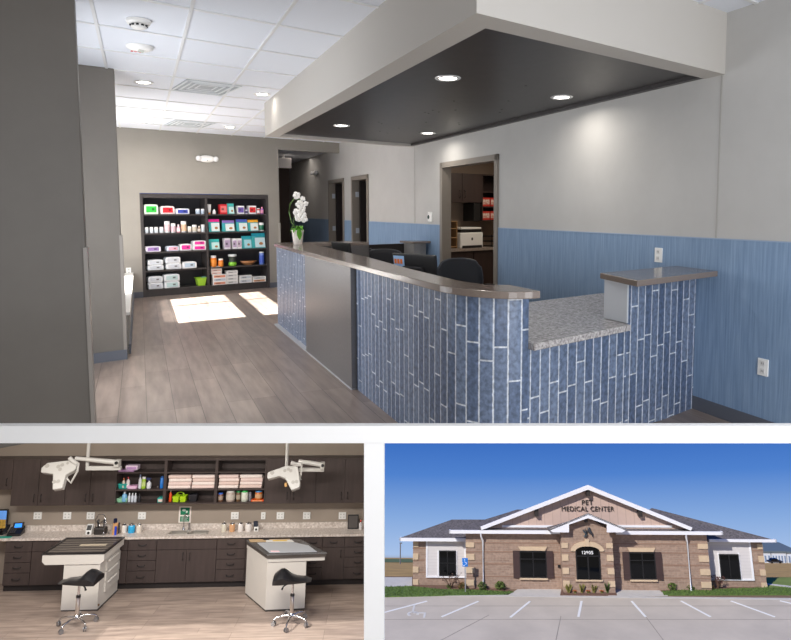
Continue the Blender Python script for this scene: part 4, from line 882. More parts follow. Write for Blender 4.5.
part('spout', MB().lathe([(.02,0),(.02,.03),(.012,.05)]).tube([(0,0,.05),(0,0,.2),(-.02,-.03,.25),(-.04,-.1,.23),(-.04,-.11,.2)],.01,8), chrome, t2); part('lever', MB().lathe([(.016,0),(.016,.05)],.09,0).tube([(.09,0,.05),(.13,0,.08)],.007,6), chrome, t2)
# right table: turned on plan
pf = [E.Z(u,v,TZ) for u,v in ((267,554.5),(327,552.5),(300,539),(246,540))]
t = thing('exam_table', 'cream exam table with flat steel top and papers, right of the sink', 'exam table', E.at(pf[0][0],pf[0][1],0), 'exam tables')
o = pf[0]; q = [(p[0]-o[0],p[1]-o[1]) for p in pf]
ykk = CD-.05-o[1]
q[2] = (q[2][0],min(q[2][1],ykk)); q[3] = (q[3][0],min(q[3][1],ykk))
def inset(q, l, r, f, b):                           # inset a plan quad from left,right,front,back (fractions)
    P_ = lambda s, w: tuple((1-w)*((1-s)*q[0][i]+s*q[1][i])+w*((1-s)*q[3][i]+s*q[2][i]) for i in (0,1))
    return [P_(l,f),P_(1-r,f),P_(1-r,1-b),P_(l,1-b)]
part('table_top', MB().prism(q,TZ-.025,TZ), C((150,150,152), .25, .8), t, bevel=.006)
part('edge_band', MB().prism(inset(q,.01,.01,.01,.0),TZ-.07,TZ-.025), C((96,90,86), .35, .4), t)
part('apron', MB().prism(inset(q,.02,.02,.03,.0),TZ-.13,TZ-.07), etw, t)
part('cabinet', MB().prism(inset(q,.03,.32,.05,.0),.03,TZ-.13), etw, t); part('base_trim', MB().prism(inset(q,.04,.34,.06,.0),0,.03), C((70,66,62)), t)
part('side_return', MB().prism(inset(q,.68,.2,.3,.0),.12,TZ-.13), etw, t)
def on_t(poly, z0, z1): return MB().prism([tuple((1-w)*((1-s)*q[0][i]+s*q[1][i])+w*((1-s)*q[3][i]+s*q[2][i]) for i in (0,1)) for s,w in poly], z0, z1)
Mt = E.at(pf[0][0],pf[0][1],0)
solo('plastic_sheet', on_t([(.08,.1),(.86,.06),(.92,.5),(.75,.8),(.12,.78)],TZ,TZ+.004), mat('clear_sheet', (196,200,206), .2, coat=.5), 'pale plastic sheet spread over the right exam table top', 'sheet', Mt, 'papers on the right exam table')
cb = thing('clipboard', 'tan clipboard with a yellow marked form on the right exam table', 'clipboard', Mt, 'papers on the right exam table')
part('board', on_t([(.02,.84),(.75,.80),(.8,.98),(.05,1.0)],TZ+.004,TZ+.01), C((206,176,136), .6), cb); part('form', on_t([(.28,.78),(.78,.76),(.8,.9),(.34,.92)],TZ+.01,TZ+.013), C((236,232,226), .8), cb); part('yellow_strip', on_t([(.42,.82),(.68,.81),(.69,.87),(.44,.88)],TZ+.013,TZ+.015), C((232,190,40), .7), cb); part('clip', on_t([(.3,.93),(.4,.93),(.4,.97),(.3,.97)],TZ+.01,TZ+.02), black_m, cb)
solo('sample_label', on_t([(.12,.14),(.26,.12),(.27,.2),(.14,.22)],TZ+.004,TZ+.006), C((240,200,206), .7), 'small pink and white label near the front of the plastic sheet', 'label', Mt, 'papers on the right exam table')
# saddle stools
def stool(cu, hub, seat, feet, label, flip):
    f = [E.Z(u,v,.03) for u,v in feet]; cx = sum(p[0] for p in f)/5; cy = sum(p[1] for p in f)/5
    t = thing('saddle_stool', label, 'stool', E.at(cx,cy,0), 'saddle stools'); k = 1.0
    ph = math.atan2(f[0][1]-cy,f[0][0]-cx); R = .27
    for i in range(5):
        a = ph+2*PI*i/5; X, Y = R*math.cos(a), R*math.sin(a)
        l = part('leg', MB().tube([(0,0,.13),(X*.5,Y*.5,.135),(X*.85,Y*.85,.115),(X,Y,.09)],[.022,.018,.015,.013],8), chrome, t)
        m = MB(); ca, sa = math.cos(a+1), math.sin(a+1)
        for s in (-.016,.016): m.cyl((X+s*ca-.006*ca,Y+s*sa-.006*sa,.035),(X+s*ca+.006*ca,Y+s*sa+.006*sa,.035),.035,14)
        m.cyl((X,Y,.04),(X,Y,.095),.01,8); part('castor', m, C((150,150,152), .25, .7), l)
    part('hub', MB().lathe([(.045,.1),(.05,.12),(.045,.155),(.03,.17)]), chrome, t)
    part('gas_column', MB().lathe([(.03,.16),(.03,.43),(.022,.435)]), C((190,176,164), .25, .6), t); part('collar', MB().lathe([(.034,.425),(.034,.455)]), black_m, t); part('piston', MB().lathe([(.018,.45),(.018,.64)]), chrome, t)
    g = []; sg = -1 if flip else 1
    for j in range(11):
        r = []
        for i in range(13):
            s, w = i/12*2-1, j/10*2-1                  # s along nose (-1) to rear (+1)
            hw = .215*(.38+.62*(s*.5+.5)**.8)*math.sqrt(max(0,1-.75*max(0,s-.5)**2*4*.25)); 
            zc = .68+.13*math.exp(-((s-.55)/.42)**2)*(1-.45*w*w)+.03*(s*.5+.5)-.035*w*w*(.5+.5*s)-.02*(s < -.7)
            r.append((sg*s*.29, w*hw, zc))
        g.append(r)
    m = MB(); m.sheet(g); u = [[(x,y*.94,.65+.0*z) for x,y,z in r] for r in g]; m.sheet([r[::-1] for r in u])
    ring_t = [g[0][i] for i in range(13)]+[g[j][12] for j in range(1,11)]+[g[10][i] for i in range(11,-1,-1)]+[g[j][0] for j in range(9,0,-1)]
    ring_b = [(x,y*.94,.65) for x,y,z in ring_t]; n = len(ring_t)
    m._a(ring_t+ring_b, [(i,n+i,n+(i+1)%n,(i+1)%n) for i in range(n)], True)
    part('seat', m, mat('black_vinyl', (30,30,33), .3), t)
    part('lever', MB().tube([(.04*sg,-.03,.63),(.13*sg,-.1,.605),(.15*sg,-.11,.56)],[.008,.01,.017],8), black_m, t)
stool(75,0,0,((57.5,634),(84,634),(99.5,622),(81,611),(59,621)),'black saddle stool on chrome castors in front of the left exam table',False)
stool(294,0,0,((285,632),(309,631),(308,619),(285,609),(270,621)),'black saddle stool on chrome castors in front of the right exam table',True)
# surgical lamps on ceiling poles
lampw = mat('lamp_white_enamel', (196,194,190), .35)
def lamp(pole, y, head, arms, label):
    P_ = lambda u, v, dy=0: (E.Y(u,v,y+dy)[0], y+dy, E.Y(u,v,y+dy)[1])
    p0 = P_(*pole[0]); t = thing('surgical_lamp', label, 'lamp', E.at(p0[0],y,3.62), 'surgical lamps')
    sh = Matrix.Translation((-p0[0],-y,-3.62))
    def pm(n, mb, m, par=t, **k): me = mb.mesh(n); me.transform(sh); return part(n, me, m, par, **k)
    e = P_(*pole[1]); pm('ceiling_pole', MB().cyl((p0[0],y,3.62),(p0[0],y,e[2]),.028).lathe([(.09,3.585),(.09,3.62)],p0[0],y), lampw)
    (a, b), (c_, d), jt = arms
    A_, B_ = P_(*a,.0), P_(*b,.0); pm('lower_arm', MB().box(min(A_[0],B_[0])-.03,y-.03,A_[2]-.035,max(A_[0],B_[0])+.02,y+.03,A_[2]+.03), lampw, bevel=.008)
    C_, D_ = P_(*c_,-.07), P_(*d,-.07); pm('spring_arm', MB().tube([C_,D_],[.032,.045],10), lampw); J = P_(*jt,-.07)
    pm('joint', MB().cyl((J[0],y-.13,J[2]),(J[0],y+.03,J[2]),.026), black_m); pm('arm_end', MB().box(J[0]-.05,y-.11,J[2]-.07,J[0]+.03,y+.02,J[2]+.04), lampw, bevel=.01)
    hy = -.16; pts = [E.Y(u,v,y+hy) for u,v in head['outline']]; cx = sum(p[0] for p in pts)/len(pts); cz = sum(p[1] for p in pts)/len(pts); tl = .5
    Rm = Matrix.Translation((cx,y+hy,cz)) @ Matrix.Rotation(-tl,4,'X')
    loc = lambda u, v: ((E.Y(u,v,y+hy)[0]-cx), (E.Y(u,v,y+hy)[1]-cz)/math.cos(tl))
    pl = [loc(u,v) for u,v in head['outline']]
    def hm(mb): me = mb.mesh('x'); me.transform(Rm); return me
    def hp(n, mb, m, par, **k): me = hm(mb); me.transform(sh); return part(n, me, m, par, **k)
    h = hp('lamp_head', MB().prismy(pl[::-1],-.02,.09), lampw, t, bevel=.015)
    m = MB()
    for u, v, r in head['lens']:
        x, z = loc(u,v); m.cyl((x,-.026,z),(x,-.018,z),r,14)
    hp('vent_ring', m, C((170,166,160), .4), h)
    tb_ = [P_(u,v,-.16+.06*i*0) for i,(u,v) in enumerate(head['handle'])]; pm('handle', MB().tube(tb_,.018,8), lampw); pm('yoke', MB().tube([P_(*q,-.1) for q in head['yoke']],.035,8), lampw)
    m = MB(); gx, gz = E.Y(*head['grip'],y-.1); m.cyl((gx,y-.06,gz+.06),(gx,y-.06,gz),.025); pm('sterile_grip', m, C(head['gripc'], .5))
lamp(((88.6,448),(88.6,468)), -.9, dict(outline=((40.4,468.5),(45.3,464),(70.3,461.2),(76,464.4),(75.2,470),(66.9,474.8),(66.4,486.7),(57.1,488),(53.6,474.1),(41.1,472.7)), lens=((46,466.8,.035),(57.5,467.5,.03),(61,466,.03),(60,470,.03),(57,481,.03),(61,480.6,.03),(66,464.6,.02)), handle=((78.7,463),(77.5,471),(71,483),(66.5,478)), yoke=((69.5,457.5),(72,460.5),(77.5,464)), grip=(60,478), gripc=(226,222,214)), (((88,468),(120,468.3)),((75.5,458.2),(119.5,462.6)),(117.5,462.4)), 'white tri-lobed surgical lamp on a ceiling pole over the left exam table')
lamp(((287.2,448),(287.2,468)), -.9, dict(outline=((267,476.4),(267.5,473),(285.7,467),(297,467.3),(298.8,474),(301,483.8),(300,486.6),(292.5,489),(285.7,478.7),(279.5,476.4),(268,479.2)), lens=((272,473.6,.035),(284.5,471.6,.028),(288,470.4,.028),(290.5,471.8,.028),(293.5,482,.03),(297,481.4,.03)), handle=((302,464),(300.8,474),(300.6,480)), yoke=((291,462.6),(296,464.4),(301.5,464.4)), grip=(285.5,487), gripc=(214,170,110)), (((301,469.5),(323,469.6)),((298.5,461.2),(323,465)),(322.8,465)), 'white surgical lamp with a tan grip on a ceiling pole over the right exam table')
# added area lamps below the ceiling, out of view, with no fixtures
for x in (-2.2,0,2.0):
    l = bpy.data.lights.new('panel', 'AREA'); l.shape = 'RECTANGLE'; l.size = 1.2; l.size_y = .6; l.energy = EXL; l.color = (1,.95,.88)
    lo = bpy.data.objects.new('panel', l); COL.objects.link(lo); lo.matrix_world = E.at(x,-3.6,3.58)
# ================================================================== BUILDING OUTDOORS
X = Frame([[0.9981902089179927, -0.005948838119417912, 0.05984077326775615], [0.019649397452651818, 0.9727396493791609, -0.2310659553146129], [-0.056834918843979704, 0.2318236093471412, 0.9710960849211895]],[0.2357,-0.4466,1.0],620/15/0.98114,587.5,537.5,15,586.6)
xz = lambda u, v, y=0: X.Y(u, v, y)
xx = lambda u, y=0, v=560: X.Y(u, v, y)[0]
zc = lambda v, y=0: X.Y(588, v, y)[1]
brick = brickmat('tan_brick', (162,137,120), (145,121,105), (158,140,126), .42, .14, .012, .5, 'Object', (-PI/2,0,0), .16, 6, .85, .1)
band_m = C((146,118,100), .9); stone = mat('tan_quoin_stone', (202,179,150), .8, var=.06, vscale=6)
shing = mat('dark_shingle', (98,93,94), .95, var=.5, vscale=7, bump=.3, stretch=(1,1,2)); trimw = mat('white_trim', (236,236,240), .5)
siding = brickmat('cream_lap_siding', (212,207,206), (212,207,206), (200,195,195), 40, .2, .012, 0, 'Object', (-PI/2,0,0), .02, 4, .6, .2)
batten = brickmat('rose_batten_siding', (198,173,160), (198,173,160), (184,160,148), 40, .55, .03, 0, 'Object', tuple(Matrix(((0,0,1),(1,0,0),(0,1,0))).to_euler('XYZ')), .03, 4, .7, .2)
glassd = mat('dark_window_glass', (9,11,13), .06, spec=.3); frm = C((28,28,30), .4); shut = mat('brown_shutter', (66,48,46), .6)
bd = thing('building', 'single storey brick clinic with gabled front and dark shingle roof', 'building', X.at(0,0,0))
WY = .9; PYd = -.8
ZE = zc(533.5,-.4)
xl, xr = xx(466), xx(709); px0, px1 = xx(562,PYd), xx(613.5,PYd)
part('main_wall', MB().box(xl,0,-.1,xr,2.0,ZE), brick, bd)
wl0, wl1, wr0, wr1 = xx(413,WY), xl, xr, xx(764,WY); ZW = zc(541,WY)
part('wing_wall', MB().box(wl0,WY,-.1,wl1,1.9,ZW), brick, bd); part('wing_wall', MB().box(wr0,WY,-.1,wr1,1.9,ZW), brick, bd)
zp_ = zc(577.5,WY)
for a, b in ((xx(426,WY),wl1-.01),(wr0+.01,xx(752,WY))):
    part('siding_panel', MB().box(a,WY-.05,zp_,b,WY,ZW), siding, bd); m = MB(); m.box(a,WY-.09,zp_-.08,b,WY,zp_+.02)
    for s in (a,b-.12): m.box(s,WY-.08,zp_,s+.12,WY-.05,ZW)
    part('siding_trim', m, trimw, bd)
# coloured courses
m = MB()
for v in (543.5,552.5,564.5,577.3):
    z = zc(v); m.box(xl-.01,-.02,z-.035,xr+.01,0,z+.035)
part('brick_course', m, band_m, bd)
m = MB()
for v in (543.5,552.5,564.5,577.3):
    z = zc(v); m.box(wl0-.02,WY-.02,z-.035,xx(426,WY),WY,z+.035); m.box(xx(752,WY),WY-.02,z-.035,wr1+.02,WY,z+.035)
part('brick_course', m, band_m, bd)
def quoins(u0, u1, y, x0=None):
    for v0, v1 in ((543,548),(554.7,560.8),(568,574),(580.8,586.6)):
        a, b = xx(u0,y), xx(u1,y); part('quoin', MB().box(a,y-.06,zc(v1,y),b,y,zc(v0,y)), stone, bd)
quoins(466,474.5,0); quoins(699,709,0); quoins(413,418.5,WY); quoins(758.5,764,WY)
# porch with its gable
zpe = zc(531,PYd)
pa = (xx(587.8,PYd), zc(516,PYd))
part('porch_wall', MB().prismy([(px0,-.1),(px1,-.1),(px1,zpe),(pa[0],pa[1]),(px0,zpe)],PYd,0.2), brick, bd)
quoins(562,568.5,PYd); quoins(607,613.5,PYd)
m = MB()
for v in (552.5,565.5,578):
    z = zc(v,PYd); m.box(px0,PYd-.02,z-.035,xx(574,PYd),PYd,z+.035); m.box(xx(601.5,PYd),PYd-.02,z-.035,px1,PYd,z+.035)
part('brick_course', m, band_m, bd)
FY = PYd-.45
pp = lambda pts, y: [X.Y(u,v,y) for u,v in pts]
part('porch_fascia', MB().prismy(pp([(588,513.6),(548.7,529.6),(553,532.4),(569,532.4),(569,524.6),(588,518.2),(607,524.6),(607,532.4),(622.5,532.4),(627,529.6)],FY),FY,FY+.14), trimw, bd)
ap, le, re = X.Y(588,513.4,FY), X.Y(548.5,529.6,FY), X.Y(627.2,529.6,FY)
for e in (le, re):
    m = MB(); m.hexa([(e[0],FY,e[1]-.1),(ap[0],FY,ap[1]-.1),(ap[0],.0,ap[1]-.6),(e[0],.0,e[1]-.1),(e[0],FY,e[1]+.01),(ap[0],FY,ap[1]+.02),(ap[0],.0,ap[1]-.42),(e[0],.0,e[1]-.05)]); part('porch_roof', m, shing, bd)
part('bracket', MB().box(pa[0]-.1,PYd-.25,zc(522,PYd),pa[0]+.1,PYd,zc(516.5,PYd)), C((50,44,42)), bd)
# arched entrance glass
ax0, ax1 = xx(575.7,PYd), xx(600,PYd); az0, azs, azt = zc(579.5,PYd), zc(551,PYd), zc(546,PYd); acx = (ax0+ax1)/2; hw = (ax1-ax0)/2
ar = lambda k, off=0: [(acx+(hw+off)*math.cos(PI*i/14), azs+(azt-azs+off)*math.sin(PI*i/14)) for i in range(15)]
d = part('entrance_window', MB().prismy([(ax0,az0),(ax1,az0)]+ar(0),PYd-.03,PYd+.01), glassd, bd)
m = MB(); m.box(acx-.05,PYd-.06,az0,acx+.05,PYd-.03,zc(556,PYd)); zt2 = zc(556,PYd); m.box(ax0,PYd-.06,zt2-.04,ax1,PYd-.03,zt2+.04); m.box(ax0,PYd-.06,az0,ax0+.08,PYd-.03,azs); m.box(ax1-.08,PYd-.06,az0,ax1,PYd-.03,azs); part('mullion', m, frm, d)
o_, i_ = ar(0,.3), ar(0,.0)
m = MB()
for k in range(14):
    a, b, c_, e = i_[k], i_[k+1], o_[k+1], o_[k]; m.hexa([(a[0],PYd-.1,a[1]),(e[0],PYd-.1,e[1]),(e[0],PYd,e[1]),(a[0],PYd,a[1]),(b[0],PYd-.1,b[1]),(c_[0],PYd-.1,c_[1]),(c_[0],PYd,c_[1]),(b[0],PYd,b[1])])
m.box(acx-.14,PYd-.14,azt,acx+.14,PYd,azt+.42)
part('stone_arch', m, stone, bd); part('stone_sill', MB().box(ax0-.08,PYd-.1,az0-.1,ax1+.08,PYd,az0), stone, bd)
def letters(body, u, v, y, w, h, m, par, bold=.01):
    me = textmesh(body, 1, .03, bold=bold); xs = [p.co.x for p in me.vertices]; zs_ = [p.co.z for p in me.vertices]
    sx, sz = w/(max(xs)-min(xs)), h/(max(zs_)-min(zs_)); cx, cz = (max(xs)+min(xs))/2, (max(zs_)+min(zs_))/2
    me.transform(T(*(lambda p: (p[0],y,p[1]))(X.Y(u,v,y))) @ Matrix.Diagonal((sx,1,sz,1)) @ T(-cx,0,-cz)); return part('lettering', me, m, par)
letters('12905', 587.6, 552.6, PYd-.06, .72, .2, C((236,236,236)), d)
sg = C((58,52,48), .5)
letters('PET', 587.4, 502.4, -.1, .76, .31, sg, bd, 0); letters('MEDICAL CENTER', 587.8, 508.8, -.1, 3.55, .31, sg, bd, 0)
# emblem: a cat and a dog in dark metal
m = MB(); ex0, ez0 = X.Y(588,532,PYd-.05); Y0, Y1 = PYd-.07, PYd-.02
m.tube([(ex0-.33,Y0,ez0+.12),(ex0-.2,Y0,ez0-.02),(ex0-.13,Y0,ez0-.18),(ex0-.2,Y0,ez0-.27),(ex0-.3,Y0,ez0-.25)],[.05,.07,.1,.09,.05],8); m.tube([(ex0-.2,Y0,ez0+.2),(ex0-.08,Y0,ez0+.02),(ex0-.1,Y0,ez0-.14)],[.03,.05,.06],8)
part('emblem', m, C((70,78,84), .4), bd, label='dark metal cat shape of the wall emblem')
m = MB(); m.ball((ex0+.08,Y0,ez0+.18),.11,.05,.12,10,6); m.tube([(ex0+.08,Y0,ez0+.15),(ex0+.14,Y0,ez0),(ex0+.26,Y0,ez0-.12)],[.1,.12,.07],8); m.tube([(ex0+.24,Y0,ez0-.08),(ex0+.3,Y0,ez0-.3)],[.05,.04],8); m.tube([(ex0+.02,Y0,ez0+.12),(ex0-.06,Y0,ez0+.02)],[.05,.03],8)
part('emblem', m, C((58,60,66), .4), bd, label='dark metal dog shape of the wall emblem')
# windows
def window(u0, u1, v0, v1, y, nx, tz=None, lintel=True, shutters=None, sill=True):
    a, b, z0, z1 = xx(u0,y), xx(u1,y), zc(v1,y), zc(v0,y)
    w = part('window', MB().box(a,y-.07,z0,b,y-.03,z1), glassd, bd); m = MB(); f = .07
    m.box(a-f,y-.1,z0-f,a,y-.02,z1+f); m.box(b,y-.1,z0-f,b+f,y-.02,z1+f); m.box(a,y-.1,z1,b,y-.02,z1+f); m.box(a,y-.1,z0-f,b,y-.02,z0)
    for k in range(1,nx): c_ = a+(b-a)*k/nx; m.box(c_-.035,y-.1,z0,c_+.035,y-.06,z1)
    if tz: c_ = z0+(z1-z0)*tz; m.box(a,y-.1,c_-.03,b,y-.06,c_+.03)
    part('frame', m, frm, w)
    if sill: part('stone_sill', MB().box(a-.1,y-.14,z0-.18,b+.1,y,z0-.07), stone, bd)
    if lintel: part('stone_lintel', MB().prismy([(a,z1+.1),(b,z1+.1),(b+.12,z1+.34),(a-.12,z1+.34)],y-.09,y), stone, bd)
    for s0, s1 in (shutters or ()):
        c0, c1 = xx(s0,y), xx(s1,y); s = part('shutter', MB().box(c0,y-.1,z0-.08,c1,y,z1+.08), shut, bd)
        part('batten', MB().box(c0,y-.12,z0+.18,c1,y-.1,z0+.3).box(c0,y-.12,z1-.3,c1,y-.1,z1-.18), shut, s)
window(520.5,545.5,552.4,577,0,2,.72,True,((513,519.6),(546.4,553)))
window(630,654,552.8,577.6,0,2,.72,True,((622.6,629),(655,661.4)))
window(440,455,552.5,575.5,WY-.05,2,.5,False,None,False)
window(720,737.5,554,576.4,WY-.05,2,None,False,None,False)
for u0, u1 in ((437.6,439.2),(455.8,457.4),(717.8,719.2),(738,739.4)):
    part('window_trim', MB().box(xx(u0,WY),WY-.1,zp_,xx(u1,WY),WY-.05,zc(551.5,WY)), trimw, bd)
# roofs
def hip(name, u0, u1, v, y0, y1, rpts, th=.16):
    a, z = X.Y(u0, v, y0); b, _ = X.Y(u1, v, y0); (ra, rza), (rb, rzb), yr = X.Y(*rpts[0],rpts[2]), X.Y(*rpts[1],rpts[2]), rpts[2]
    m = MB(); m._a([(a,y0,z),(b,y0,z),(rb,yr+.02,z),(ra,yr+.02,z),(ra,yr,rza),(rb,yr,rzb)], [(0,1,5,4),(1,2,5),(2,3,4,5),(3,0,4),(3,2,1,0)]); part(name, m, shing, bd); return a, b, z
def eave(u0, u1, v0, v1, y, y1, sides):
    a, z1 = X.Y(u0,v0,y); b, _ = X.Y(u1,v0,y); z0 = X.Y((u0+u1)/2,v1,y)[1]; zt = X.Y((u0+u1)/2,v0,y)[1]
    m = MB(); m.box(a,y,z0,b,y+.1,zt); m.box(a,y+.1,z0,b,y1,z0+.05)
    if 'l' in sides: m.box(a,y,z0,a+.1,y+.3,zt)
    if 'r' in sides: m.box(b-.1,y,z0,b,y+.3,zt)
    return part('eave_fascia', m, trimw, bd)
hip('wing_roof', 399.5, 520, 538, .4, 6, ((452,519.5),(486,519.5),3.0)); eave(399.5,467,538,541.4,.4,WY,'l')
hip('main_roof', 449, 723, 530.6, -.5, 6.2, ((517,509.5),(652,509.5),3.4)); eave(449,560,530.4,533.8,-.5,.0,'l'); eave(616,723,531.4,534.8,-.5,.0,'r')
hip('wing_roof', 640, 776.5, 539.6, .4, 6.4, ((650,509),(652,508),3.6)); eave(709,776.5,539.4,542.2,.4,WY,'r')
GY = -.55
g = [X.Y(u,v,-.06) for u,v in ((487,529),(690,529),(588,488.5))]
part('gable_wall', MB().prismy([g[0],g[1],g[2]],-.06,.3), batten, bd)
for s in (0,1):
    pts = [(588,485),(480.5,526.8),(481.5,530.2),(588,489.6)] if s == 0 else [(588,485),(588,489.6),(691,530.8),(692.5,527.6)]
    q = [X.Y(u,v,GY) for u,v in pts]; part('rake_fascia', MB().prismy(q,GY,GY+.12), trimw, bd)
    t0, t1 = (q[0], q[1]) if s == 0 else (q[0], q[3])
    m = MB(); m.hexa([(t0[0],GY+.02,t0[1]-.18),(t1[0],GY+.02,t1[1]-.18),(t1[0],.9,t1[1]-.36),(t0[0],.9,t0[1]-.6),(t0[0],GY+.02,t0[1]-.01),(t1[0],GY+.02,t1[1]-.01),(t1[0],.9,t1[1]-.2),(t0[0],.9,t0[1]-.42)]); part('gable_roof', m, shing, bd)
for u, v in ((588,490.5),(536.4,510.5),(639.8,510.8)):
    c_, z = X.Y(u,v,-.3); part('bracket', MB().box(c_-.13,GY+.15,z-.36,c_+.13,-.06,z+.12), C((52,46,44)), bd)
for u0, u1 in ((502,566),(612,672)):
    a, z = X.Y(u0,526.2,-.1); b, _ = X.Y(u1,526.2,-.1); part('gable_trim', MB().box(a,-.12,z-.07,b,-.05,z+.07), trimw, bd)
for u in (483,688.6):
    c_ = xx(u,-.1); part('downspout', MB().tube([(c_-.12,-.42,zc(534,-.4)),(c_-.1,-.38,zc(537,-.4)),(c_,-.1,zc(541)),(c_,-.1,.1),(c_,-.25,.02)],.06,8), trimw, bd)
part('wall_box', MB().box(xx(557.5),-.12,zc(567.4),xx(560),0,zc(564.8)), frm, bd)
# ground: the car park falls gently towards the viewer, the fields fall away behind
LS = .1; LY = -1.75
lotm = mat('pale_concrete_lot', (188,178,164), .85, var=.1, vscale=.35, detail=6)
ln = (0,-LS,1); lk = -LS*LY
lot = lambda u, v: (lambda p: (p.x,p.y))(X.hit(u,v,ln,lk))
lz = lambda y: lk+LS*y
ps = struct('ground_car_park', MB().hexa([(-14.2,-12,lz(-12)-.4),(45,-12,lz(-12)-.4),(45,LY,lz(LY)-.4),(-14.2,LY,lz(LY)-.4),(-14.2,-12,lz(-12)),(45,-12,lz(-12)),(45,LY,lz(LY)),(-14.2,LY,lz(LY))]), lotm, M=X.M)
def onlot(poly, h, y=None): return MB().hexa([(x,y_,lz(y_)) for x,y_ in poly]+[(x,y_,lz(y_)+h) for x,y_ in poly])
line_m = C((226,226,224), .8)
for (a, b) in (((427,601.2),(384,612.6)),((478.4,601.4),(441.6,616.9)),((530,601.4),(510.3,617.5)),((581.6,601),(578.4,616.9)),((631.6,601.2),(645.6,616.9)),((681,601),(710.6,616.9)),((731,601),(775,617)),((780,600.8),(806,607))):
    p, q = Vector(lot(*a)), Vector(lot(*b)); n = Vector((-(q-p).y,(q-p).x)).normalized()*.07
    pv, qv = p, q; poly = [p-n,p+n,q+n,q-n]
    if (poly[1]-poly[0]).cross(poly[2]-poly[1]) < 0: poly = poly[::-1]
    part('parking_stripe', onlot([tuple(v) for v in poly],.012), line_m, ps)
m = MB()
for (a, b) in (((561,616),(555,645)),((489,615),(432,645)),((646,617),(667,645)),((384,619.5),(800,619.5)),((384,606),(800,606))):
    p, q = Vector(lot(*a)), Vector(lot(*b)); n = Vector((-(q-p).y,(q-p).x)).normalized()*.022; poly = [p-n,p+n,q+n,q-n]
    if (poly[1]-poly[0]).cross(poly[2]-poly[1]) < 0: poly = poly[::-1]
    m.hexa([(v.x,v.y,lz(v.y)-.01) for v in poly]+[(v.x,v.y,lz(v.y)+.006) for v in poly])
part('expansion_joint', m, C((146,138,128), .9), ps)
c_ = Vector(lot(413,614)); m = MB(); s_ = .36
ring = [(c_.x+s_*.8*math.cos(k*PI/9-.3), c_.y+s_*.8*math.sin(k*PI/9-.3)) for k in range(14)]
for (p, q) in zip(ring[:-1], ring[1:]):
    P_, Q_ = Vector(p), Vector(q); n = (P_-c_).normalized()*.08; m.hexa([(v.x,v.y,lz(v.y)) for v in (P_-n,P_+n,Q_+n,Q_-n)]+[(v.x,v.y,lz(v.y)+.012) for v in (P_-n,P_+n,Q_+n,Q_-n)])
for (x0,y0,x1,y1) in ((-.1,.2,.02,1.3),(0,.1,.75,.22),(.65,-.5,.78,.2)): m.hexa([(c_.x+x,c_.y+y,lz(c_.y+y)) for x,y in ((x0,y0),(x1,y0),(x1,y1),(x0,y1))]+[(c_.x+x,c_.y+y,lz(c_.y+y)+.012) for x,y in ((x0,y0),(x1,y0),(x1,y1),(x0,y1))])
part('wheelchair_symbol', m, C((206,204,200), .8), ps, label='painted wheelchair symbol in the left parking bay')
walkm = mat('sidewalk_concrete', (196,192,186), .85, var=.05, vscale=2)
gr = struct('ground_terrace', MB().box(-14.2,LY,-.5,45,3.0,-.02), mat('earth', (120,100,80), .95), M=X.M)
part('curb', MB().box(-14.2,LY-.02,-.4,45,LY+.32,.012), walkm, gr)
def flat(poly, h, z=-.02): return MB().prism([X.Z(u,v,0) for u,v in poly], z, h)
part('walkway', flat(((506.6,596.2),(566,596.2),(562,588.4),(517.5,589.4)),.008), walkm, gr); part('walkway', flat(((608,596.2),(668,595.8),(656.6,588.8),(613,588.6)),.008), walkm, gr)
part('mulch_bed', flat(((560,595.6),(617,595.6),(614,587.5),(562,587.5)),.03), mat('mulch', (112,84,70), .95, var=.3, vscale=12), gr)
gm_ = mat('lawn_green', (86,110,50), .95, var=.35, vscale=5, bump=.3)
def lawn(poly, label):
    o = solo('lawn', flat(poly,.04), gm_, label, 'lawn', X.M); o['kind'] = 'stuff'
    bl = MB(); pts = [X.Z(u,v,0) for u,v in poly]; x0, x1 = min(p[0] for p in pts), max(p[0] for p in pts); y0, y1 = min(p[1] for p in pts), max(p[1] for p in pts)
    def inside(x, y):
        r = False; n = len(pts)
        for i in range(n):
            a, b = pts[i], pts[(i+1)%n]
            if (a[1] > y) != (b[1] > y) and x < (b[0]-a[0])*(y-a[1])/(b[1]-a[1])+a[0]: r = not r
        return r
    for k in range(2600):
        x, y = random.uniform(x0,x1), random.uniform(y0,y1)
        if inside(x,y):
            h = random.uniform(.05,.11); a = random.uniform(0,PI); dx, dy = .03*math.cos(a), .03*math.sin(a); bl._a([(x-dx,y-dy,.03),(x+dx,y+dy,.03),(x+random.uniform(-.04,.04),y+random.uniform(-.04,.04),.04+h)],[(0,1,2)])
    b = part('grass_blades', bl, gm_, o); b['kind'] = 'stuff'
lawn(((376,597),(505,595),(514,592.4),(470,590),(440,589.6),(411,586.6),(376,587.6)),'mown green lawn in front of the left wing')
lawn(((664,595.4),(800,595),(800,588.2),(765,588),(690,590.4),(662,591.6)),'mown green lawn in front of the right wing')
part('mulch_bed', flat(((411,586.6),(440,589.6),(470,590),(510,592),(508,588),(413,585)),.02), MATS['mulch'], gr); part('mulch_bed', flat(((662,591.6),(690,590.4),(765,588),(764,585.5),(660,588.5)),.02), MATS['mulch'], gr)
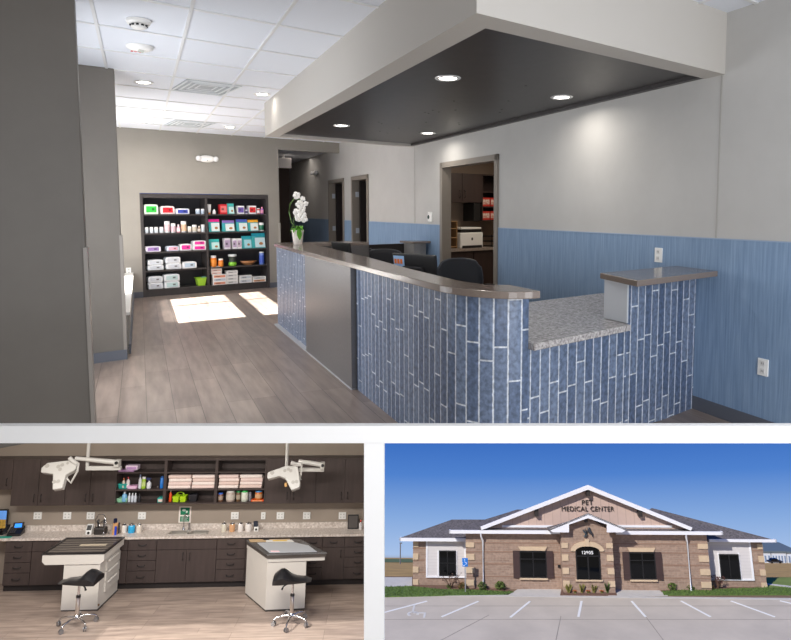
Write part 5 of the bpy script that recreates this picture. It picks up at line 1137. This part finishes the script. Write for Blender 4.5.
# fields behind
_d = X.l.to_3x3() @ ray(588,557); BS = -_d.z/_d.y; bn = (0,BS,1); bkk = BS*3.0; bz_ = lambda y: bkk-BS*y-.02
def field(name, y0, y1, x0, x1, m, lift=0): return struct(name, MB()._a([(x0,y0,bz_(y0)+lift),(x1,y0,bz_(y0)+lift),(x1,y1,bz_(y1)+lift),(x0,y1,bz_(y1)+lift)], [(0,1,2,3)]), m, M=X.M)
yb_ = lambda u, v: X.hit(u,v,bn,bkk).y
field('ground_field', 3.0, 420, -260, 300, mat('dry_grass_field', (184,148,84), .95, var=.22, vscale=.35))
yh = lambda u, v: X.hit(u,v,bn,bkk)
part('drive', flat(((376,586.8),(412,586.2),(412,577.2),(376,577.2)),.0,-.03), walkm, gr); part('side_lawn', flat(((764,588.4),(800,588.4),(800,577.2),(764,577.2)),.0,-.03), mat('mid_green_grass', (112,128,64), .95, var=.2, vscale=1), gr); part('side_path', flat(((765.5,583.6),(769,583.6),(800,587.2),(800,588.6),(766,584.6)),.01), walkm, gr)
field('ground_far_green', yh(398,562.4).y, yh(398,559).y, -200, -5, mat('far_green_field', (92,110,62), .95, var=.2, vscale=.2), .05)
def shed(u0, u1, v0, v1, y, label, nb):
    a, z0 = X.Y(u0,v1,y); b, _ = X.Y(u1,v1,y); z1 = X.Y(u0,v0,y)[1]
    t = thing('warehouse', label, 'building', X.at(a,y,z0), 'far warehouses'); w = b-a; h = z1-z0
    part('wall', MB().box(0,0,-2,w,14,h), C((206,212,222), .8), t); part('roof', MB().box(-.3,-.3,h,w+.3,14.3,h+.5), C((96,110,120), .7), t)
    for k in range(nb): part('dock_bay', MB().box(w*(k+.3)/nb,-.15,0.2,w*(k+.7)/nb,0,h*.7), C((120,140,170), .6), t)
yw = yh(780,563).y
shed(764,771.5,552.5,562.5,yw,'far pale warehouse just right of the clinic roof corner',2); shed(772.5,787,552.5,563,yw,'long far pale warehouse at the right edge of the view',5); shed(788,800,553,563,yw,'far pale warehouse cut by the right border',3)
y = 165; cx_, cz_ = X.Y(775.4,566.8,y)
t = thing('car', 'dark car parked far off before the warehouses', 'car', X.at(cx_,y,bz_(y)))
part('body', MB().prismy([(-2,.35),(2,.35),(2.05,.75),(1.2,.85),(-1.9,.85),(-2.1,.7)],-.85,.85), C((44,46,54), .3), t); part('cabin', MB().prismy([(-1.4,.85),(1.1,.85),(.6,1.4),(-1,1.4)],-.75,.75), glassd, t)
for sx in (-1.25,1.25):
    for sy in (-.85,.75): part('wheel', MB().cyl((sx,sy,.33),(sx,sy+.1,.33),.33), black_m, t)
y = yh(400.4,564).y; cx_, cz_ = X.Y(400.4,543,y); t = thing('utility_pole', 'slim grey pole standing far off left of the clinic', 'pole', X.at(cx_,y,bz_(y)))
part('pole', MB().cyl((0,0,0),(0,0,cz_-bz_(y)),.1,10), C((120,120,126)), t); part('lamp_head', MB().box(-.12,-.12,cz_-bz_(y)-.1,.3,.12,cz_-bz_(y)+.06), C((110,110,116)), t)
# accessible parking sign
y = -.95; cx_ = xx(465,y); t = thing('parking_sign', 'blue accessible parking sign on a grey post on the left lawn', 'sign', X.at(cx_,y,0))
zt, zb_ = zc(559,y), zc(567.6,y); part('post', MB().box(-.04,0,0,.04,.06,zt), C((170,172,176), .4, .6), t)
pl = part('sign_panel', MB().box(-.19,-.03,zb_,.19,0,zt), C((30,120,210), .4), t, bevel=.02); zm = (zb_+zt)/2
m = MB(); m.ball((-.02,-.035,zm+.17),.035,.006,.035,8,6); m.tube([(-.02,-.035,zm+.12),(-.01,-.035,zm),(.08,-.035,zm-.01),(.12,-.035,zm-.12)],.018,6); m.tube([(-.08+.11*math.cos(a),-.035,zm-.08+.11*math.sin(a)) for a in [2.2+.45*k for k in range(10)]],.013,6)
part('wheelchair_mark', m, C((236,240,244)), pl)
# planting
def shrub(u, v, r, h, c1, c2, label, n=260):
    x, y = X.Z(u,v,0); t = thing('shrub', label, 'shrub', X.at(x,y,.0), 'shrubs along the clinic front'); m = MB(); rd = random.Random(int(u*10))
    for k in range(n):
        a = rd.uniform(0,2*PI); q = rd.uniform(0,1)**.5; f = rd.uniform(.1,1); px_, py_, pz_ = r*q*math.cos(a)*math.sin(PI*(.15+.75*f)), r*q*math.sin(a)*math.sin(PI*(.15+.75*f)), h*f
        s = .075; d1 = Vector((rd.uniform(-1,1),rd.uniform(-1,1),rd.uniform(-.3,1))).normalized()*s; d2 = Vector((rd.uniform(-1,1),rd.uniform(-1,1),rd.uniform(-.5,.5))).normalized()*s*.5; p = Vector((px_,py_,pz_))
        m._a([tuple(p-d1),tuple(p+d2),tuple(p+d1),tuple(p-d2)],[(0,1,2,3)])
    f_ = part('foliage', m, mat('leaf_%d_%d_%d' % c1, c1, .7, var=.35, vscale=5, rgb2=c2), t)
    m = MB()
    for k in range(5): a = k*1.26; m.tube([(0,0,0),(r*.3*math.cos(a),r*.3*math.sin(a),h*.4),(r*.55*math.cos(a),r*.55*math.sin(a),h*.8)],[.02,.014,.006],5)
    part('stems', m, C((92,70,52), .9), t)
gA, gB = (96,116,44), (58,78,30); rA, rB = (138,96,60), (92,70,40)
shrub(462.5,589.4,.3,.42,rA,gB,'low reddish shrub beside the blue sign post'); shrub(482.4,590.2,.34,.5,gA,gB,'round green shrub below the left downspout'); shrub(500.5,589.8,.4,.5,gA,gB,'green shrub left of the left walkway'); shrub(449,588.2,.22,.2,gA,gB,'tiny green shrub below the left wing window',80)
shrub(672.4,590.4,.36,.48,gA,gB,'green shrub right of the right walkway'); shrub(690,590,.34,.46,gA,gB,'green shrub below the right downspout'); shrub(708.6,589.4,.36,.42,rA,gB,'rust coloured low shrub at the right corner'); shrub(742,586.6,.2,.16,gA,gB,'tiny green shrub below the right wing window',70)
def bare(u, v, h, w, label, c):
    x, y = X.Z(u,v,0); t = thing('shrub', label, 'shrub', X.at(x,y,0), 'shrubs along the clinic front'); m = MB(); rd = random.Random(int(u)); lf = MB()
    for k in range(12):
        a = rd.uniform(0,2*PI); e = (w*math.cos(a)*rd.uniform(.4,1),w*.6*math.sin(a),h*rd.uniform(.6,1)); mid = (e[0]*.4,e[1]*.4,e[2]*.55); m.tube([(0,0,0),mid,e],[.022,.014,.006],5)
        for j in range(5):
            p = Vector(mid).lerp(Vector(e),rd.random()); lf.ball(tuple(p+Vector((rd.uniform(-.06,.06),rd.uniform(-.06,.06),rd.uniform(-.06,.06)))),.045,.02,.03,5,4)
    part('stems', m, C((96,72,58), .9), t); part('leaves', lf, mat('leaf_dark_%d' % int(u), c, .8), t)
bare(450.5,588.6,.95,.9,'tall bare twiggy shrub below the left wing window',(98,74,66)); bare(718.5,589,.85,.55,'tall dark red twiggy shrub at the right corner',(92,56,52))
def tuft(u, v, h, c, label, n=70, red=False):
    x, y = X.Z(u,v,0); t = thing('ornamental_grass' if not red else 'flower_clump', label, 'grass' if not red else 'flowers', X.at(x,y,.02), 'planting at the entrance'); m = MB(); rd = random.Random(int(u*7))
    for k in range(n):
        a = rd.uniform(0,2*PI); r = rd.uniform(.1,.38)*h*1.1; b = (.07*math.cos(a),.07*math.sin(a)); e = (r*math.cos(a),r*math.sin(a),h*rd.uniform(.6,1)); nx_, ny_ = -math.sin(a)*.016, math.cos(a)*.016
        m._a([(b[0]-nx_,b[1]-ny_,0),(b[0]+nx_,b[1]+ny_,0),(e[0]*.6,e[1]*.6,e[2]*.8),(e[0],e[1],e[2])],[(0,1,2),(0,2,3)])
    part('blades', m, mat('blade_%d_%d_%d' % c, c, .8, var=.3, vscale=6), t)
    if red:
        m = MB()
        for k in range(9): a = k*.7; m.ball((.12*math.cos(a)*(k%3)*.6,.12*math.sin(a)*(k%3)*.6,h*.8),.04,.04,.03,6,4)
        part('blossom', m, C((176,90,40)), t)
for u, h, l in ((568.8,.62,'leftmost'),(582,.6,'second from the left'),(594,.62,'third from the left'),(607.4,.72,'rightmost and tallest')): tuft(u,593.2,h,(134,130,70) if u < 600 else (96,118,60),'%s ornamental grass tuft in the entrance bed' % l)
for u, l in ((575,'between the two left grass tufts'),(588.4,'midway in the entrance bed'),(602,'between the two right grass tufts')): tuft(u,593.6,.2,(120,120,60),'rusty low flower clump '+l,30,True)
# ================================================================== LIGHT
def area(name, M, sx, sy, e, col=(1,1,1), spread=180):
    l = bpy.data.lights.new(name, 'AREA'); l.shape = 'RECTANGLE'; l.size = sx; l.size_y = sy; l.energy = e; l.color = col; l.spread = math.radians(spread)
    o = bpy.data.objects.new(name, l); COL.objects.link(o); o.matrix_world = M; return o
def aim(p, d): return Matrix.Translation(p) @ d.normalized().to_track_quat('-Z','Y').to_matrix().to_4x4()
# added daylight fill lamps: rear openings behind the viewer, left window bays
for b in (-3.55,-1.25): area('window_daylight', aim(G(-3.9,b,1.4), A), 2.0, 2.2, 78, (.95,.97,1))
area('window_daylight', aim(G(3.3,-4.66,1.3), B), 1.8, 1.7, 72, (.95,.97,1))  # added fill lamp on the room side of the opaque panel
area('window_daylight', aim(G(7.4,-4.66,1.3), B), 2.2, 1.6, 50, (.95,.97,1))
sund = (B*.8+Vector((0,0,-.61))).normalized()
pc = G(7.4,-2.6,0)
sp = bpy.data.lights.new('sun_shaft','SPOT'); sp.energy = 280000; sp.spot_size = math.radians(8.4); sp.spot_blend = .05; sp.shadow_soft_size = .08; sp.color = (1,.96,.9)
so = bpy.data.objects.new('sun_shaft', sp); COL.objects.link(so); so.matrix_world = aim(pc-sund*22, sund)
area('break_room_light', aim(G(4.0,1.3,2.45), Vector((0,0,-1))), 1, .6, 18, (1,.88,.72))
area('corridor_light', aim(G(11.6,-.7,2.72), Vector((0,0,-1))), 1.2, .8, 5, (1,.9,.8))  # added fill lamp to brighten the corridor, no fixture
# outdoor sun, from high on the viewer's left
s = bpy.data.lights.new('sun','SUN'); s.energy = 4.2; s.angle = math.radians(.53); s.color = (1,.96,.9)
o = bpy.data.objects.new('sun', s); COL.objects.link(o)
d = X.x*.50 + X.dep*.69 + X.up*(-.63); o.matrix_world = aim(Vector((0,0,60)), d)
# sky: blue gradient above the fields' horizon, pale ground below it
w = bpy.data.worlds.new('world'); SC.world = w; w.use_nodes = True; nt = w.node_tree; bg = nt.nodes['Background']
hz = (ray(588,556).normalized()); rt = X.x; upv = rt.cross(hz).normalized()
tc = nt.nodes.new('ShaderNodeTexCoord'); dp = nt.nodes.new('ShaderNodeVectorMath'); dp.operation = 'DOT_PRODUCT'; dp.inputs[1].default_value = tuple(upv)
nt.links.new(tc.outputs['Generated'], dp.inputs[0])
r = nt.nodes.new('ShaderNodeValToRGB'); mr = nt.nodes.new('ShaderNodeMapRange'); mr.inputs['From Min'].default_value = -.05; mr.inputs['From Max'].default_value = .5
nt.links.new(dp.outputs['Value'], mr.inputs['Value']); nt.links.new(mr.outputs[0], r.inputs[0])
el = r.color_ramp.elements; st = lambda dot: (dot+.05)/.55
el[0].position = 0; el[0].color = (*lin((150,140,130)),1); el[1].position = 1; el[1].color = (*lin((34,84,170)),1)
for dv, c in ((-.012,(150,140,130)),(0,(168,194,232)),(.05,(134,170,222)),(.11,(80,130,206)),(.19,(42,96,184))):
    e = el.new(st(dv)); e.color = (*lin(c),1)
nt.links.new(r.outputs[0], bg.inputs[0]); bg.inputs[1].default_value = 1.0
SC.view_settings.view_transform = 'Standard'; SC.view_settings.look = 'None'; SC.view_settings.exposure = 0; SC.view_settings.gamma = 1; SC.view_settings.use_curve_mapping = False
